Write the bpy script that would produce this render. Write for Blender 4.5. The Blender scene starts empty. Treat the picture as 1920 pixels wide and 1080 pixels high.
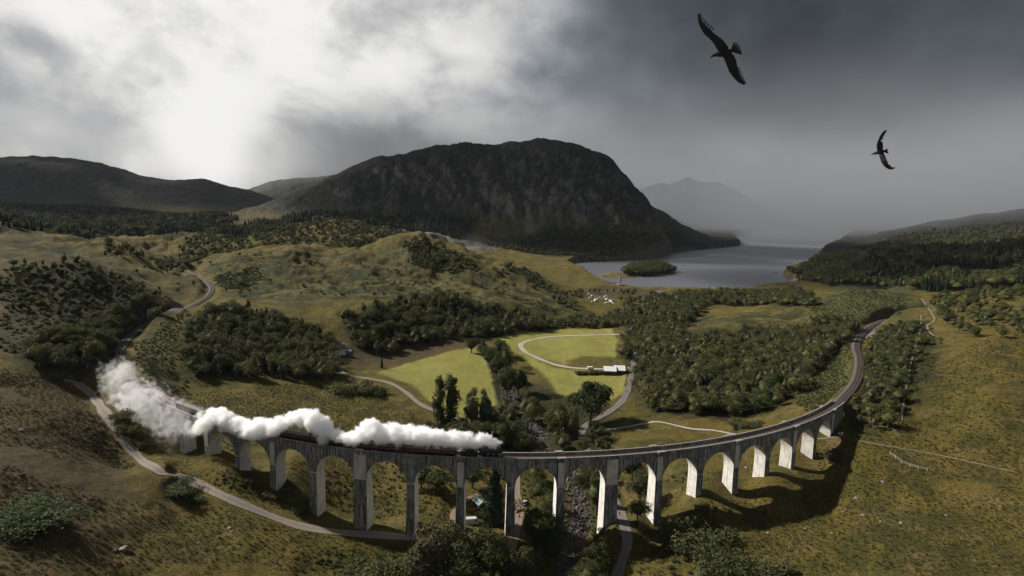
import bpy, math, random
import numpy as np
from mathutils import Vector, Matrix

random.seed(7)
RNG = np.random.default_rng(7)
SC = bpy.context.scene
COL = SC.collection
PI = math.pi
R_ = math.radians

# ------------------------------------------------------------------ camera
F_PX, PITCH, ROLL, CAM_Z = 1116.56, 0.1361, 0.0235, 135.0
cp, sp, cr, sr = math.cos(PITCH), math.sin(PITCH), math.cos(ROLL), math.sin(ROLL)
_fwd = Vector((0, cp, -sp)); _up0 = Vector((0, sp, cp)); _rt0 = Vector((1, 0, 0))
_rt = _rt0 * cr + _up0 * sr
_up = _up0 * cr - _rt0 * sr
cam_data = bpy.data.cameras.new('camera')
cam = bpy.data.objects.new('camera', cam_data); COL.objects.link(cam)
M = Matrix((( _rt.x, _up.x, -_fwd.x, 0), (_rt.y, _up.y, -_fwd.y, 0), (_rt.z, _up.z, -_fwd.z, CAM_Z), (0, 0, 0, 1)))
cam.matrix_world = M
cam_data.sensor_width = 36; cam_data.lens = F_PX / 1920 * 36
cam_data.clip_start = 0.5; cam_data.clip_end = 60000
SC.camera = cam

# ------------------------------------------------------------------ sun, sky, exposure
SUN_AZ, SUN_EL = R_(-68), R_(37)          # azimuth from +Y towards +X
sun_dir = Vector((math.sin(SUN_AZ) * math.cos(SUN_EL), math.cos(SUN_AZ) * math.cos(SUN_EL), math.sin(SUN_EL)))
sd = bpy.data.lights.new('sun', 'SUN'); sd.energy = 4.4; sd.angle = R_(1.2); sd.color = (1.0, 0.945, 0.86)
sun = bpy.data.objects.new('sun', sd); COL.objects.link(sun)
sun.rotation_euler = sun_dir.to_track_quat('Z', 'Y').to_euler()
sun.location = (-800, 300, 900)

SC.view_settings.view_transform = 'Standard'
SC.view_settings.look = 'None'
SC.view_settings.exposure = 0.88
SC.view_settings.gamma = 1.0
SC.view_settings.use_curve_mapping = False
cy_ = SC.cycles
cy_.max_bounces = 42; cy_.diffuse_bounces = 3; cy_.glossy_bounces = 3; cy_.transmission_bounces = 4
cy_.volume_bounces = 40; cy_.transparent_max_bounces = 12
cy_.volume_step_rate = 1.0; cy_.volume_max_steps = 256
cy_.use_denoising = True

class NT:
    """tiny helper for node trees"""
    def __init__(s, tree): s.t = tree; s.n = tree.nodes; s.l = tree.links
    def new(s, typ, **kw):
        n = s.n.new(typ)
        for k, v in kw.items(): setattr(n, k, v)
        return n
    def put(s, sock, v):
        if hasattr(v, 'is_linked') or isinstance(v, bpy.types.NodeSocket): s.l.new(v, sock)
        else:
            if isinstance(v, (tuple, list)) and len(v) == 3 and sock.type == 'RGBA': v = (*v, 1)
            sock.default_value = v
    def math(s, op, a, b=None, c=None, clamp=False):
        n = s.new('ShaderNodeMath', operation=op, use_clamp=clamp)
        s.put(n.inputs[0], a)
        if b is not None: s.put(n.inputs[1], b)
        if c is not None: s.put(n.inputs[2], c)
        return n.outputs[0]
    def vmath(s, op, a, b=None, out=0, scale=None):
        n = s.new('ShaderNodeVectorMath', operation=op)
        s.put(n.inputs[0], a)
        if b is not None: s.put(n.inputs[1], b)
        if scale is not None: s.put(n.inputs['Scale'], scale)
        return n.outputs['Value'] if op in ('DOT_PRODUCT', 'LENGTH', 'DISTANCE') else n.outputs[0]
    def mix(s, f, a, b, mode='MIX'):
        n = s.new('ShaderNodeMix', data_type='RGBA', blend_type=mode)
        s.put(n.inputs[0], f); s.put(n.inputs[6], a); s.put(n.inputs[7], b)
        return n.outputs[2]
    def noise(s, vec, scale, detail=4, rough=0.55, dist=0.0, lac=2.0):
        n = s.new('ShaderNodeTexNoise'); 
        if vec is not None: s.put(n.inputs['Vector'], vec)
        n.inputs['Scale'].default_value = scale; n.inputs['Detail'].default_value = detail
        n.inputs['Roughness'].default_value = rough; n.inputs['Distortion'].default_value = dist
        n.inputs['Lacunarity'].default_value = lac
        return n.outputs[0]
    def ramp(s, f, lo, hi, a=0.0, b=1.0, smooth=True):
        n = s.new('ShaderNodeMapRange'); n.interpolation_type = 'SMOOTHSTEP' if smooth else 'LINEAR'
        s.put(n.inputs[0], f); n.inputs[1].default_value = lo; n.inputs[2].default_value = hi
        n.inputs[3].default_value = a; n.inputs[4].default_value = b
        return n.outputs[0]
    def scale(s, vec, sc):
        n = s.new('ShaderNodeMapping'); s.put(n.inputs[0], vec); n.inputs['Scale'].default_value = sc
        return n.outputs[0]

def pixdir(px, py):
    u, v = px - 960, py - 540
    a = u * cr + v * sr; b = -u * sr + v * cr
    w = np.array([a / F_PX, cp - b / F_PX * sp, -sp - b / F_PX * cp])
    return w

# world: low storm cloud, torn open and bright towards the sun side, over a clear sky
world = bpy.data.worlds.new('World'); SC.world = world; world.use_nodes = True
W = NT(world.node_tree); W.n.clear()
wout = W.new('ShaderNodeOutputWorld'); wbg = W.new('ShaderNodeBackground')
sky = W.new('ShaderNodeTexSky'); sky.sky_type = 'NISHITA'; sky.sun_disc = False
sky.sun_elevation = SUN_EL; sky.sun_rotation = SUN_AZ; sky.altitude = 100; sky.air_density = 1.0; sky.dust_density = 2.0
tc = W.new('ShaderNodeTexCoord')
d = tc.outputs['Generated']
sep = W.new('ShaderNodeSeparateXYZ'); W.put(sep.inputs[0], d)
dv = W.scale(d, (1.0, 1.0, 1.45))
wn = W.new('ShaderNodeTexNoise'); W.put(wn.inputs['Vector'], dv); wn.inputs['Scale'].default_value = 2.2; wn.inputs['Detail'].default_value = 4
wv = W.vmath('SCALE', W.vmath('SUBTRACT', wn.outputs['Color'], (0.5, 0.5, 0.5)), scale=0.22)
pw = W.vmath('ADD', dv, wv)
n_a = W.noise(pw, 4.6, 10, 0.54, 0.0)
n_b = W.noise(W.vmath('ADD', pw, (3.1, 1.7, 0.4)), 2.6, 8, 0.52, 0.0)
n_c = W.noise(W.vmath('ADD', pw, (7.7, 2.2, 5.0)), 10.0, 8, 0.58, 0.0)
def glow(px, py, p, amp):
    g = Vector(pixdir(px, py)).normalized() if py is not None else px
    dt = W.math('MAXIMUM', W.vmath('DOT_PRODUCT', d, tuple(g)), 0.0)
    return W.math('MULTIPLY', W.math('POWER', dt, p), amp)
# how far the cloud is torn open: widest towards the sun
op_ = None
for lobe in ((400, 90, 75, 0.98), (640, -20, 75, 0.62), (150, -40, 60, 0.55), (40, 150, 260, 0.30), (365, 250, 800, 0.50), (400, 325, 700, 0.7), (250, 312, 1800, 0.45), (540, 320, 1200, 0.5), (790, 70, 50, 0.34), (520, 170, 150, 0.25), (900, 20, 160, 0.16), (60, 0, 160, 0.35), (250, 90, 120, 0.25), (720, 150, 120, 0.18), (90, 235, 300, -0.30), (215, 280, 1500, -0.25), (560, 262, 700, -0.22), (45, 60, 2500, -0.45), (100, 90, 3000, -0.3),
             (600, 320, 1500, 0.25), (850, 90, 90, .22), (900, 240, 60, 0.12), (740, 230, 1200, -0.12), (1010, 20, 200, .05), (sun_dir, None, 40, 0.9)):
    g_ = glow(*lobe); op_ = g_ if op_ is None else W.math('ADD', op_, g_)
tear = W.math('ADD', W.math('MULTIPLY', W.math('SUBTRACT', n_a, 0.5), 1.15), W.math('MULTIPLY', W.math('SUBTRACT', n_c, 0.5), 0.35))
gate = W.ramp(op_, 0.02, 0.40, 0.22, 1.0)
t_ = W.ramp(W.math('ADD', op_, W.math('MULTIPLY', W.math('MULTIPLY', tear, 1.5), gate)), 0.02, 1.45, 0, 1)
hz = W.ramp(sep.outputs[2], 0.0, 0.28, 1.0, 0.0)            # paler towards the horizon where rain falls
darkc = W.math('ADD', W.math('SUBTRACT', 0.135, glow(1480, -150, 4.0, 0.109)), W.math('MULTIPLY', hz, 0.02))
darkc = W.math('MULTIPLY', darkc, W.math('POWER', 2.0, W.math('ADD', W.math('MULTIPLY', W.math('SUBTRACT', n_b, 0.5), 5.0), W.math('ADD', W.math('MULTIPLY', tear, 1.6), W.math('MULTIPLY', W.math('SUBTRACT', n_c, 0.5), 1.8)))))
darkc = W.math('ADD', darkc, glow(930, 235, 40, 0.065))
darkc = W.math('ADD', darkc, glow(150, 260, 40, 0.17))
lum = W.math('ADD', W.math('MULTIPLY', darkc, W.math('SUBTRACT', 1.0, t_)), W.math('MULTIPLY', t_, W.ramp(W.math('ADD', n_a, W.math('MULTIPLY', W.math('SUBTRACT', n_c, 0.5), 0.4)), 0.30, 0.52, 0.50, 0.73)))
lum = W.math('MAXIMUM', lum, 0.018)
warmth = W.ramp(lum, 0.03, 0.5)
tint = W.mix(warmth, (0.88, 0.98, 1.08), (1.0, 0.985, 0.965))
ccol = W.vmath('SCALE', tint, scale=lum)
nish = W.vmath('SCALE', sky.outputs[0], scale=0.06)
final = W.mix(0.95, nish, ccol)
W.put(wbg.inputs[0], final); wbg.inputs[1].default_value = 0.72
W.l.new(wbg.outputs[0], wout.inputs[0])

# ------------------------------------------------------------------ object helpers
def tag(o, label=None, cat=None, group=None, kind=None):
    if label: o['label'] = label
    if cat: o['category'] = cat
    if group: o['group'] = group
    if kind: o['kind'] = kind
    return o

def mesh_np(name, verts, faces_flat, sizes, mats=(), smooth=False, mat_idx=None):
    """mesh from numpy: verts (n,3), flat list of vertex indices, face sizes (array or one int)"""
    me = bpy.data.meshes.new(name)
    verts = np.asarray(verts, np.float32); ff = np.asarray(faces_flat, np.int32).ravel()
    if np.isscalar(sizes): sizes = np.full(len(ff) // sizes, sizes, np.int32)
    me.vertices.add(len(verts)); me.vertices.foreach_set('co', verts.ravel())
    me.loops.add(len(ff)); me.loops.foreach_set('vertex_index', ff)
    me.polygons.add(len(sizes))
    st = np.zeros(len(sizes), np.int32); st[1:] = np.cumsum(sizes)[:-1]
    me.polygons.foreach_set('loop_start', st); me.polygons.foreach_set('loop_total', np.asarray(sizes, np.int32))
    if smooth: me.polygons.foreach_set('use_smooth', np.ones(len(sizes), bool))
    for m in mats: me.materials.append(m)
    if mat_idx is not None: me.polygons.foreach_set('material_index', np.asarray(mat_idx, np.int32))
    me.update(calc_edges=True); me.validate()
    return me

class MB:
    """collects faces and builds ONE mesh object"""
    def __init__(s): s.v = []; s.f = []; s.m = []
    def add(s, verts, faces, m=0):
        b = len(s.v); s.v += [tuple(p) for p in verts]; s.f += [tuple(i + b for i in f) for f in faces]; s.m += [m] * len(faces)
    def box(s, c, size, rz=0.0, m=0, taper=1.0):
        hx, hy, hz_ = size[0] / 2, size[1] / 2, size[2] / 2
        ca, sa = math.cos(rz), math.sin(rz); vs = []
        for z, t in ((-hz_, 1.0), (hz_, taper)):
            for x, y in ((-hx, -hy), (hx, -hy), (hx, hy), (-hx, hy)):
                X, Y = x * t, y * t
                vs.append((c[0] + X * ca - Y * sa, c[1] + X * sa + Y * ca, c[2] + z))
        s.add(vs, [(3, 2, 1, 0), (4, 5, 6, 7), (0, 1, 5, 4), (1, 2, 6, 5), (2, 3, 7, 6), (3, 0, 4, 7)], m)
    def cyl(s, p0, p1, r0, r1=None, n=12, m=0, caps=True):
        r1 = r0 if r1 is None else r1
        p0, p1 = Vector(p0), Vector(p1); ax = (p1 - p0).normalized()
        t = Vector((1, 0, 0)) if abs(ax.x) < 0.8 else Vector((0, 1, 0))
        e1 = ax.cross(t).normalized(); e2 = ax.cross(e1)
        vs = []
        for p, r in ((p0, r0), (p1, r1)):
            for k in range(n):
                a = 2 * PI * k / n; vs.append(p + e1 * (r * math.cos(a)) + e2 * (r * math.sin(a)))
        fs = [(k, (k + 1) % n, n + (k + 1) % n, n + k) for k in range(n)]
        if caps: fs += [tuple(reversed(range(n))), tuple(range(n, 2 * n))]
        s.add(vs, fs, m)
    def prism(s, poly, y0, y1, m=0):
        """poly in (x, z), extruded along y"""
        n = len(poly)
        vs = [(x, y0, z) for x, z in poly] + [(x, y1, z) for x, z in poly]
        fs = [(k, (k + 1) % n, n + (k + 1) % n, n + k) for k in range(n)] + [tuple(reversed(range(n))), tuple(range(n, 2 * n))]
        s.add(vs, fs, m)
    def mesh(s, name, mats, smooth=False):
        me = bpy.data.meshes.new(name); me.from_pydata(s.v, [], s.f)
        for m in (mats if isinstance(mats, (list, tuple)) else [mats]): me.materials.append(m)
        if any(s.m): me.polygons.foreach_set('material_index', s.m)
        if smooth: me.polygons.foreach_set('use_smooth', [True] * len(me.polygons))
        import bmesh
        bm = bmesh.new(); bm.from_mesh(me); bmesh.ops.recalc_face_normals(bm, faces=bm.faces[:]); bm.to_mesh(me); bm.free()
        me.update(); return me
    def build(s, name, mats, parent=None, smooth=False):
        return link(name, s.mesh(name, mats, smooth), parent)

def link(name, data, parent=None, loc=None, rz=0.0):
    o = bpy.data.objects.new(name, data); COL.objects.link(o)
    if parent is not None: o.parent = parent
    if loc is not None: o.location = loc
    if rz: o.rotation_euler = (0, 0, rz)
    return o

def thing(name, label, cat, loc=(0, 0, 0), rz=0.0, group=None, scale=None):
    o = link(name, None, None, loc, rz)
    if scale is not None: o.scale = (scale, scale, scale) if np.isscalar(scale) else scale
    return tag(o, label, cat, group)

def kids(o): return [c for c in COL.objects if c.parent == o]

def copy_tree(root, loc, rz=0.0, label=None, group=None, scale=None, _kids={}):
    if root.name not in _kids: _kids[root.name] = [(c, [g for g in COL.objects if g.parent == c]) for c in COL.objects if c.parent == root]
    r = root.copy(); COL.objects.link(r); r.location = loc; r.rotation_euler = (0, 0, rz)
    if scale is not None: r.scale = (scale, scale, scale) if np.isscalar(scale) else scale
    if label: r['label'] = label
    if group: r['group'] = group
    for c, gs in _kids[root.name]:
        k = c.copy(); COL.objects.link(k); k.parent = r
        for g in gs:
            q = g.copy(); COL.objects.link(q); q.parent = k
    return r

def mat(name, col, rough=0.8, spec=0.3, metal=0.0, build=None):
    m = bpy.data.materials.new(name); m.use_nodes = True
    t = NT(m.node_tree); b = t.n['Principled BSDF']
    b.inputs['Base Color'].default_value = (*col, 1); b.inputs['Roughness'].default_value = rough
    b.inputs['Specular IOR Level'].default_value = spec; b.inputs['Metallic'].default_value = metal
    if build: build(t, b)
    return m

def worn(name, col, rough=0.7, spec=0.3, var=0.35, scale=2.0, metal=0.0):
    """paint or metal with grime in patches"""
    def bld(t, b):
        tcx = t.new('ShaderNodeTexCoord').outputs['Object']
        n = t.noise(tcx, scale, 6, 0.65)
        t.put(b.inputs['Base Color'], t.mix(t.ramp(n, 0.35, 0.7), col, tuple(c * (1 - var) + 0.02 * var for c in col)))
        t.put(b.inputs['Roughness'], t.ramp(n, 0.3, 0.7, rough - 0.12, min(1, rough + 0.12)))
    return mat(name, col, rough, spec, metal, bld)
# ------------------------------------------------------------------ noise in numpy
def _hash(ix, iy, seed):
    h = (ix.astype(np.int64) * 374761393 + iy.astype(np.int64) * 668265263 + seed * 1442695041) & 0xFFFFFFFF
    h = ((h ^ (h >> 13)) * 1274126177) & 0xFFFFFFFF
    h = (h ^ (h >> 16)) & 0xFFFFFFFF
    return h.astype(np.float64) / 0xFFFFFFFF * 2 * PI
def gnoise(x, y, seed=0):
    ix = np.floor(x); iy = np.floor(y); fx = x - ix; fy = y - iy
    ux = fx * fx * fx * (fx * (fx * 6 - 15) + 10); uy = fy * fy * fy * (fy * (fy * 6 - 15) + 10)
    def g(dx, dy):
        a = _hash(ix + dx, iy + dy, seed)
        return np.cos(a) * (fx - dx) + np.sin(a) * (fy - dy)
    a = g(0, 0) * (1 - ux) + g(1, 0) * ux
    b = g(0, 1) * (1 - ux) + g(1, 1) * ux
    return (a * (1 - uy) + b * uy) * 1.4
def fbm(x, y, scale, octv=4, gain=0.5, seed=0, ridged=False):
    r = np.zeros_like(x); a = 1.0; f = 1.0 / scale; tot = 0
    for k in range(octv):
        n = gnoise(x * f, y * f, seed + 17 * k)
        r += a * ((1 - 2 * np.abs(n)) if ridged else n); tot += a; a *= gain; f *= 2.03
    return r / tot

# ------------------------------------------------------------------ camera maths: a pixel of the 1920x1080 photograph and a point
def at(px, py, z=None, Y=None):
    w = pixdir(px, py)
    t = (z - CAM_Z) / w[2] if z is not None else Y / w[1]
    return np.array([w[0] * t, w[1] * t, CAM_Z + w[2] * t])
def project(x, y, z):
    dz = z - CAM_Z
    yc = y * cp - dz * sp; zc_ = y * sp + dz * cp
    yc = np.where(yc < 1, 1, yc)
    u = F_PX * x / yc; v = -F_PX * zc_ / yc
    return 960 + u * cr - v * sr, 540 + u * sr + v * cr

# ------------------------------------------------------------------ viaduct axis
VCX, VCY, VR, PHI0, PITCHM, DW, GRADE = -10.2124, 454.304, 240.3635, -0.1913, 18.76, 2.1713, -0.0031
def arclen(i):
    s = PITCHM * i
    if i > 0: s += DW / 2
    if i >= 5: s += DW / 2
    if i > 5: s += DW / 2
    if i < 0: s -= DW / 2
    return s
def vpt(s, r, z=0.0):
    a = PHI0 + s / VR
    return (VCX + (VR + r) * math.sin(a), VCY - (VR + r) * math.cos(a), z)
def ztop(s): return 135 - 92.868 + GRADE * s             # top of the parapet
S_L, S_R = arclen(-8) - 4.0, arclen(12) + 22.0
PIER_Z = {-8: 37.5, -7: 34, -6: 29.5, -5: 25.9, -4: 24.5, -3: 23.4, -2: 20.2, -1: 13.2, 0: 9.3, 1: 11.2, 2: 11.2, 3: 10.4, 4: 8.6, 5: 10.2, 6: 13, 7: 19.2, 8: 20.2, 9: 20.6, 10: 21.5, 11: 24.2, 12: 29.5}

# ------------------------------------------------------------------ terrain: heights at known points, z above the loch
CP = []
def Z(*rows):
    for px, py, z in rows: CP.append(at(px, py, z=z))
def D(*rows):
    for px, py, Y in rows: CP.append(at(px, py, Y=Y))
for i, z in PIER_Z.items():
    CP.append(np.array(vpt(arclen(i), 3.5, z))); CP.append(np.array(vpt(arclen(i), -6, z + (0.4 if 0 <= i <= 5 else 0))))
Z((0,1080,42),(0,960,45),(0,860,48),(0,760,50),(0,700,52),(150,1080,36),(150,900,38),(150,780,40),(150,720,40),
  (250,860,29),(250,800,32),(215,770,34),(190,740,37),(300,885,27),(350,905,24.5),(420,935,21),(500,965,16),(600,995,11.5),
  (700,1005,9.5),(780,1008,10),(300,1000,26),(300,1080,27),(450,1010,19),(450,1080,20),(600,1080,12),(750,1080,9),(900,1060,9),
  (1085,905,7),(1072,1000,6),(1050,1080,5),(1160,1080,8.5),(1170,980,9.5),(1250,1020,12),(1250,1080,12),(1400,1000,16),(1400,1080,15),
  (1542,958,17.5),(1600,1000,20),(1600,1080,19),(1591,850,27),(1700,900,27),(1700,1000,24),(1700,1080,23),(1770,850,32),(1900,1000,28),(1900,850,36),
  (1650,800,34),(1720,780,38),(1850,760,46),(1700,700,46),(1850,650,60),
  (1560,735,31),(1450,765,22),(1400,775,18),(1250,785,13),(1300,700,18),(1500,680,28),(1560,640,36),(1400,640,24),(1210,640,13),
  (1420,600,28),(1500,590,34),(1330,600,20),
  (840,700,9),(700,700,11),(880,655,10),(930,640,10),(1060,650,8.5),(1150,620,9),(1000,720,8),(1100,720,9),(1180,700,10),(1170,760,10),
  (1010,780,7),(990,740,7),(950,690,8),(760,740,11),(800,775,10),(700,790,15),(600,760,17),(500,740,21),(420,750,24.5),(400,720,25.5),
  (330,735,31),(300,700,35),(340,660,37),(360,700,30),(480,710,23),(620,700,14.5),(400,620,38),(500,620,31),(600,640,21),(450,580,43),(550,580,36),
  (640,660,16),(700,640,15),(800,610,20),(900,600,18),(1000,605,12),(700,590,32),(850,575,30),(960,575,24),(1240,830,14),(1350,810,16),(1150,840,10),(880,830,10))
D((450,540,640),(600,545,660),(430,510,720),(550,500,760),(650,520,740),(750,530,740),(850,530,760),(950,540,760),(1050,560,760),(1100,590,690),
  (400,490,800),(480,470,850),(560,462,880),(640,474,870),(700,462,900),(760,442,950),(830,457,950),(870,475,920),(930,492,900),(1000,517,900),(1060,547,870),
  (330,520,680),(260,500,720),(375,520,670),
  (0,492,450),(60,486,460),(150,487,470),(250,526,500),(330,562,520),(100,540,420),(0,560,380),(100,600,370),(0,620,330),(100,660,310),(200,600,400),(200,650,345),
  (0,425,700),(60,440,720),(120,455,740),(200,480,760),(0,470,560),(100,475,600),(250,500,700),
  (300,480,1000),(240,470,1000),(400,450,1200),(550,450,1200),(700,440,1300),(600,411,1500),(700,425,1450),(520,431,1350),(450,402,2000),(300,425,1700),
  (150,420,2000),(0,410,2000),(0,382,2600),(200,392,2500),(350,407,2400),(900,462,1500),(1000,482,1400),(1050,500,1200),(800,445,1500),(760,470,1250),
  (1650,546,650),(1560,562,620),(1700,560,600),(1800,560,560),(1350,560,850),(1250,570,800),(1450,560,840),(1200,545,940),(1110,560,830),(1150,575,760))
for px, py, Y, dY, dz in ((400,490,800,130,-26),(480,470,850,130,-26),(560,462,880,130,-28),(640,474,870,130,-22),(700,462,900,130,-34),(760,442,950,140,-44),
        (830,457,950,130,-34),(870,475,920,140,-36),(930,492,900,140,-26),(1000,517,900,130,-16),(0,425,700,150,-34),(60,440,720,150,-30),(120,455,740,150,-28),
        (0,492,450,70,-9),(60,486,460,70,-9),(150,487,470,80,-12),(600,411,1500,160,-30),(700,425,1450,150,-25),(520,431,1350,150,-22),
        (1650,546,650,160,-30),(1560,562,620,150,-24),(1700,560,600,170,-20)):
    p = at(px, py, Y=Y); CP.append(np.array([p[0] * (Y + dY) / Y, Y + dY, p[2] + dz]))
D((1500,524,1130),(1530,500,1350),(1560,480,1800),(1600,500,1200),(1650,510,1000),(1650,480,1500),(1770,480,1300),(1770,520,900),(1900,470,1400),(1900,520,900))
CP += [np.array(p) for p in ((0,60,8),(0,-20,12),(-150,60,50),(-60,60,24),(80,60,10),(160,70,18),(-260,150,58),(300,150,40),(400,300,75),(-420,300,70),(-600,500,100),(600,500,90),
       (900,800,110),(1300,1400,110),(-1100,1000,95),(-2000,2000,60),(2500,2600,90),(-4000,4000,60),(0,4500,40),(3500,4500,40),(-1500,3500,60),(6500,6900,20),(-6500,6900,20),(0,6900,10))]
CP = np.array(CP)
B0 = 60.0
def warp_ab(x, y): return x / (y + B0), np.log(y + B0)
_a, _b = warp_ab(CP[:, 0], CP[:, 1]); _b = _b * 0.8
_Cc = 0.035
def _phi(r2): return -np.sqrt(r2 + _Cc ** 2)
_n = len(CP)
_K = _phi((_a[:, None] - _a) ** 2 + (_b[:, None] - _b) ** 2) - np.eye(_n) * 0.004
_P = np.stack([np.ones(_n), _a, _b], 1)
_A = np.block([[_K, _P], [_P.T, np.zeros((3, 3))]])
_w = np.linalg.solve(_A, np.concatenate([CP[:, 2], np.zeros(3)]))
def base_height(x, y):
    a, b = warp_ab(x, y); b = b * 0.8
    out = np.empty(len(a))
    for i in range(0, len(a), 40000):
        aa, bb = a[i:i + 40000], b[i:i + 40000]
        k = _phi((aa[:, None] - _a) ** 2 + (bb[:, None] - _b) ** 2)
        out[i:i + 40000] = k @ _w[:_n] + _w[_n] + _w[_n + 1] * aa + _w[_n + 2] * bb
    return out

# hills and mountains: ridge line, foot line, shape of the slope between them
def mountain(ridge, foot, power=1.0, back=900., drop=260., spur=0.0, seed=0):
    rg = np.array([at(px, py, Y=Y) for px, py, Y in ridge]); ft = np.array([at(px, py, Y=Y) for px, py, Y in foot])
    ru, fu = rg[:, 0] / rg[:, 1], ft[:, 0] / ft[:, 1]
    o = np.argsort(ru); rg = rg[o]; ru = ru[o]; o = np.argsort(fu); ft = ft[o]; fu = fu[o]
    def h(x, y):
        yy = np.maximum(y, 50.0); u = x / yy
        Yr = np.interp(u, ru, rg[:, 1]); zr = np.interp(u, ru, rg[:, 2]); Yf = np.interp(u, fu, ft[:, 1]); zf = np.interp(u, fu, ft[:, 2])
        wob = fbm(x, y, 420, 5, 0.5, seed) * 0.12
        s0 = (yy - Yf) / np.maximum(Yr - Yf, 60)
        s = np.clip(s0 + wob * np.clip(s0 * 4, 0, 1) * np.clip((1 - s0) * 3, 0, 1), -0.5, 1)
        # slope profile with benches and gullies that fade at the ridge
        prof = np.where(s > 0, np.abs(s) ** power, s * 1.5)
        qx = x + 70 * fbm(x, y, 300, 3, .5, seed + 9); g = (fbm(qx * 1.0 + 0.25 * y, y * 0.42, 150, 5, 0.58, seed + 5, ridged=True) - 0.35) * .75 + fbm(x, y, 60, 4, .6, seed + 8) * .5
        amp = np.clip(s * 3.5, 0, 1) * np.clip((1.02 - s) * 3.2, 0, 1)
        z = zf + (zr - zf) * prof + spur * g * amp * np.clip((zr - zf) / 250, 0, 1)
        z = z + (fbm(x, y, 110, 5, .6, seed + 12) * 15 + (fbm(x, y, 45, 3, .6, seed + 13, True) - .4) * 6) * np.clip(s * 3, 0, 1) * min(1.0, spur / 40)
        t = np.clip((yy - Yr) / back, 0, 3)
        z = z - drop * t * (t < 3) - (t > 0) * 4 * t
        edge = np.minimum(u - ru[0], ru[-1] - u)
        z = np.where(edge < 0, -80 + edge * 500, z)
        return np.where((y < 400) | (s0 < -0.06), -80, z)
    return h
M_MAIN = mountain(
    [(1268,476,1800),(1258,458,1850),(1240,420,1960),(1222,385,2050),(1205,362,2120),(1180,335,2230),(1150,300,2330),(1128,284,2370),(1110,280,2390),(1090,272,2420),(1075,268,2440),(1045,261,2450),(1020,258,2460),(985,262,2460),(960,265,2460),(940,271,2460),
     (905,270,2450),(870,266,2450),(850,269,2450),(815,273,2440),(785,283,2430),(750,290,2400),(715,293,2380),(690,301,2350),(660,312,2330),(640,322,2320),(590,344,2300),(530,370,2250),(460,393,2200),(360,415,2100),(230,428,2000)],
    [(1272,480,1650),(1200,487,1570),(1150,488,1550),(1050,482,1540),(950,466,1600),(850,447,1650),(750,427,1700),(650,408,1780),(550,408,1850),(450,411,1950),(340,421,2000),(220,432,1980)], 0.92, 700, 330, 72, 3)
M_LEFT = mountain([(-260,310,3300),(-60,300,3300),(0,295,3300),(60,292,3300),(140,297,3300),(190,306,3300),(230,318,3300),(280,332,3300),(320,338,3300),(350,337,3300),(380,335,3300),(405,341,3300),(430,349,3300),(470,357,3300),(520,374,3300),(600,392,3300)],
    [(-260,400,2500),(0,388,2550),(100,387,2550),(250,393,2500),(350,398,2500),(450,394,2600),(600,400,2700)], 0.85, 900, 260, 26, 11)
M_BACK = mountain([(380,376,4300),(440,366,4400),(480,350,4500),(510,338,4500),(560,333,4500),(600,331,4500),(650,327,4600),(680,316,4700),(740,318,4700),(820,330,4700)],
    [(380,380,3700),(560,375,3700),(820,375,3700)], 0.9, 900, 260, 40, 23)
M_SPUR = mountain([(1150,392,2700),(1215,384,2700),(1235,392,2700),(1255,402,2680),(1275,417,2650),(1300,430,2600),(1320,438,2560),(1345,447,2510),(1370,456,2440),(1384,461,2400)],
    [(1150,466,2250),(1250,466,2250),(1320,464,2280),(1370,461,2330),(1386,462,2380)], 0.8, 350, 200, 30, 31)
M_FAINT = mountain([(1120,372,4600),(1190,356,4600),(1215,349,4600),(1240,341,4600),(1255,345,4600),(1290,332,4600),(1305,338,4600),(1345,342,4600),(1375,352,4600),(1395,366,4600),(1440,392,4500),(1480,412,4500),(1530,428,4400),(1580,440,4400)],
    [(1120,438,3900),(1300,438,3900),(1400,437,3900),(1580,437,3950)], 0.9, 900, 300, 50, 41)
M_RIGHT = mountain([(1540,468,2350),(1560,464,2450),(1590,452,2600),(1620,445,2700),(1650,436,2750),(1690,427,2800),(1730,419,2800),(1770,413,2800),(1830,402,2800),(1920,392,2800),(2150,385,2800),(2500,380,2800)],
    [(1540,470,2200),(1600,476,1900),(1700,474,1800),(1800,470,1800),(1920,468,1800),(2500,465,1800)], 0.9, 900, 160, 34, 53)
MOUNTAINS = (M_MAIN, M_LEFT, M_BACK, M_SPUR, M_FAINT, M_RIGHT)

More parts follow.
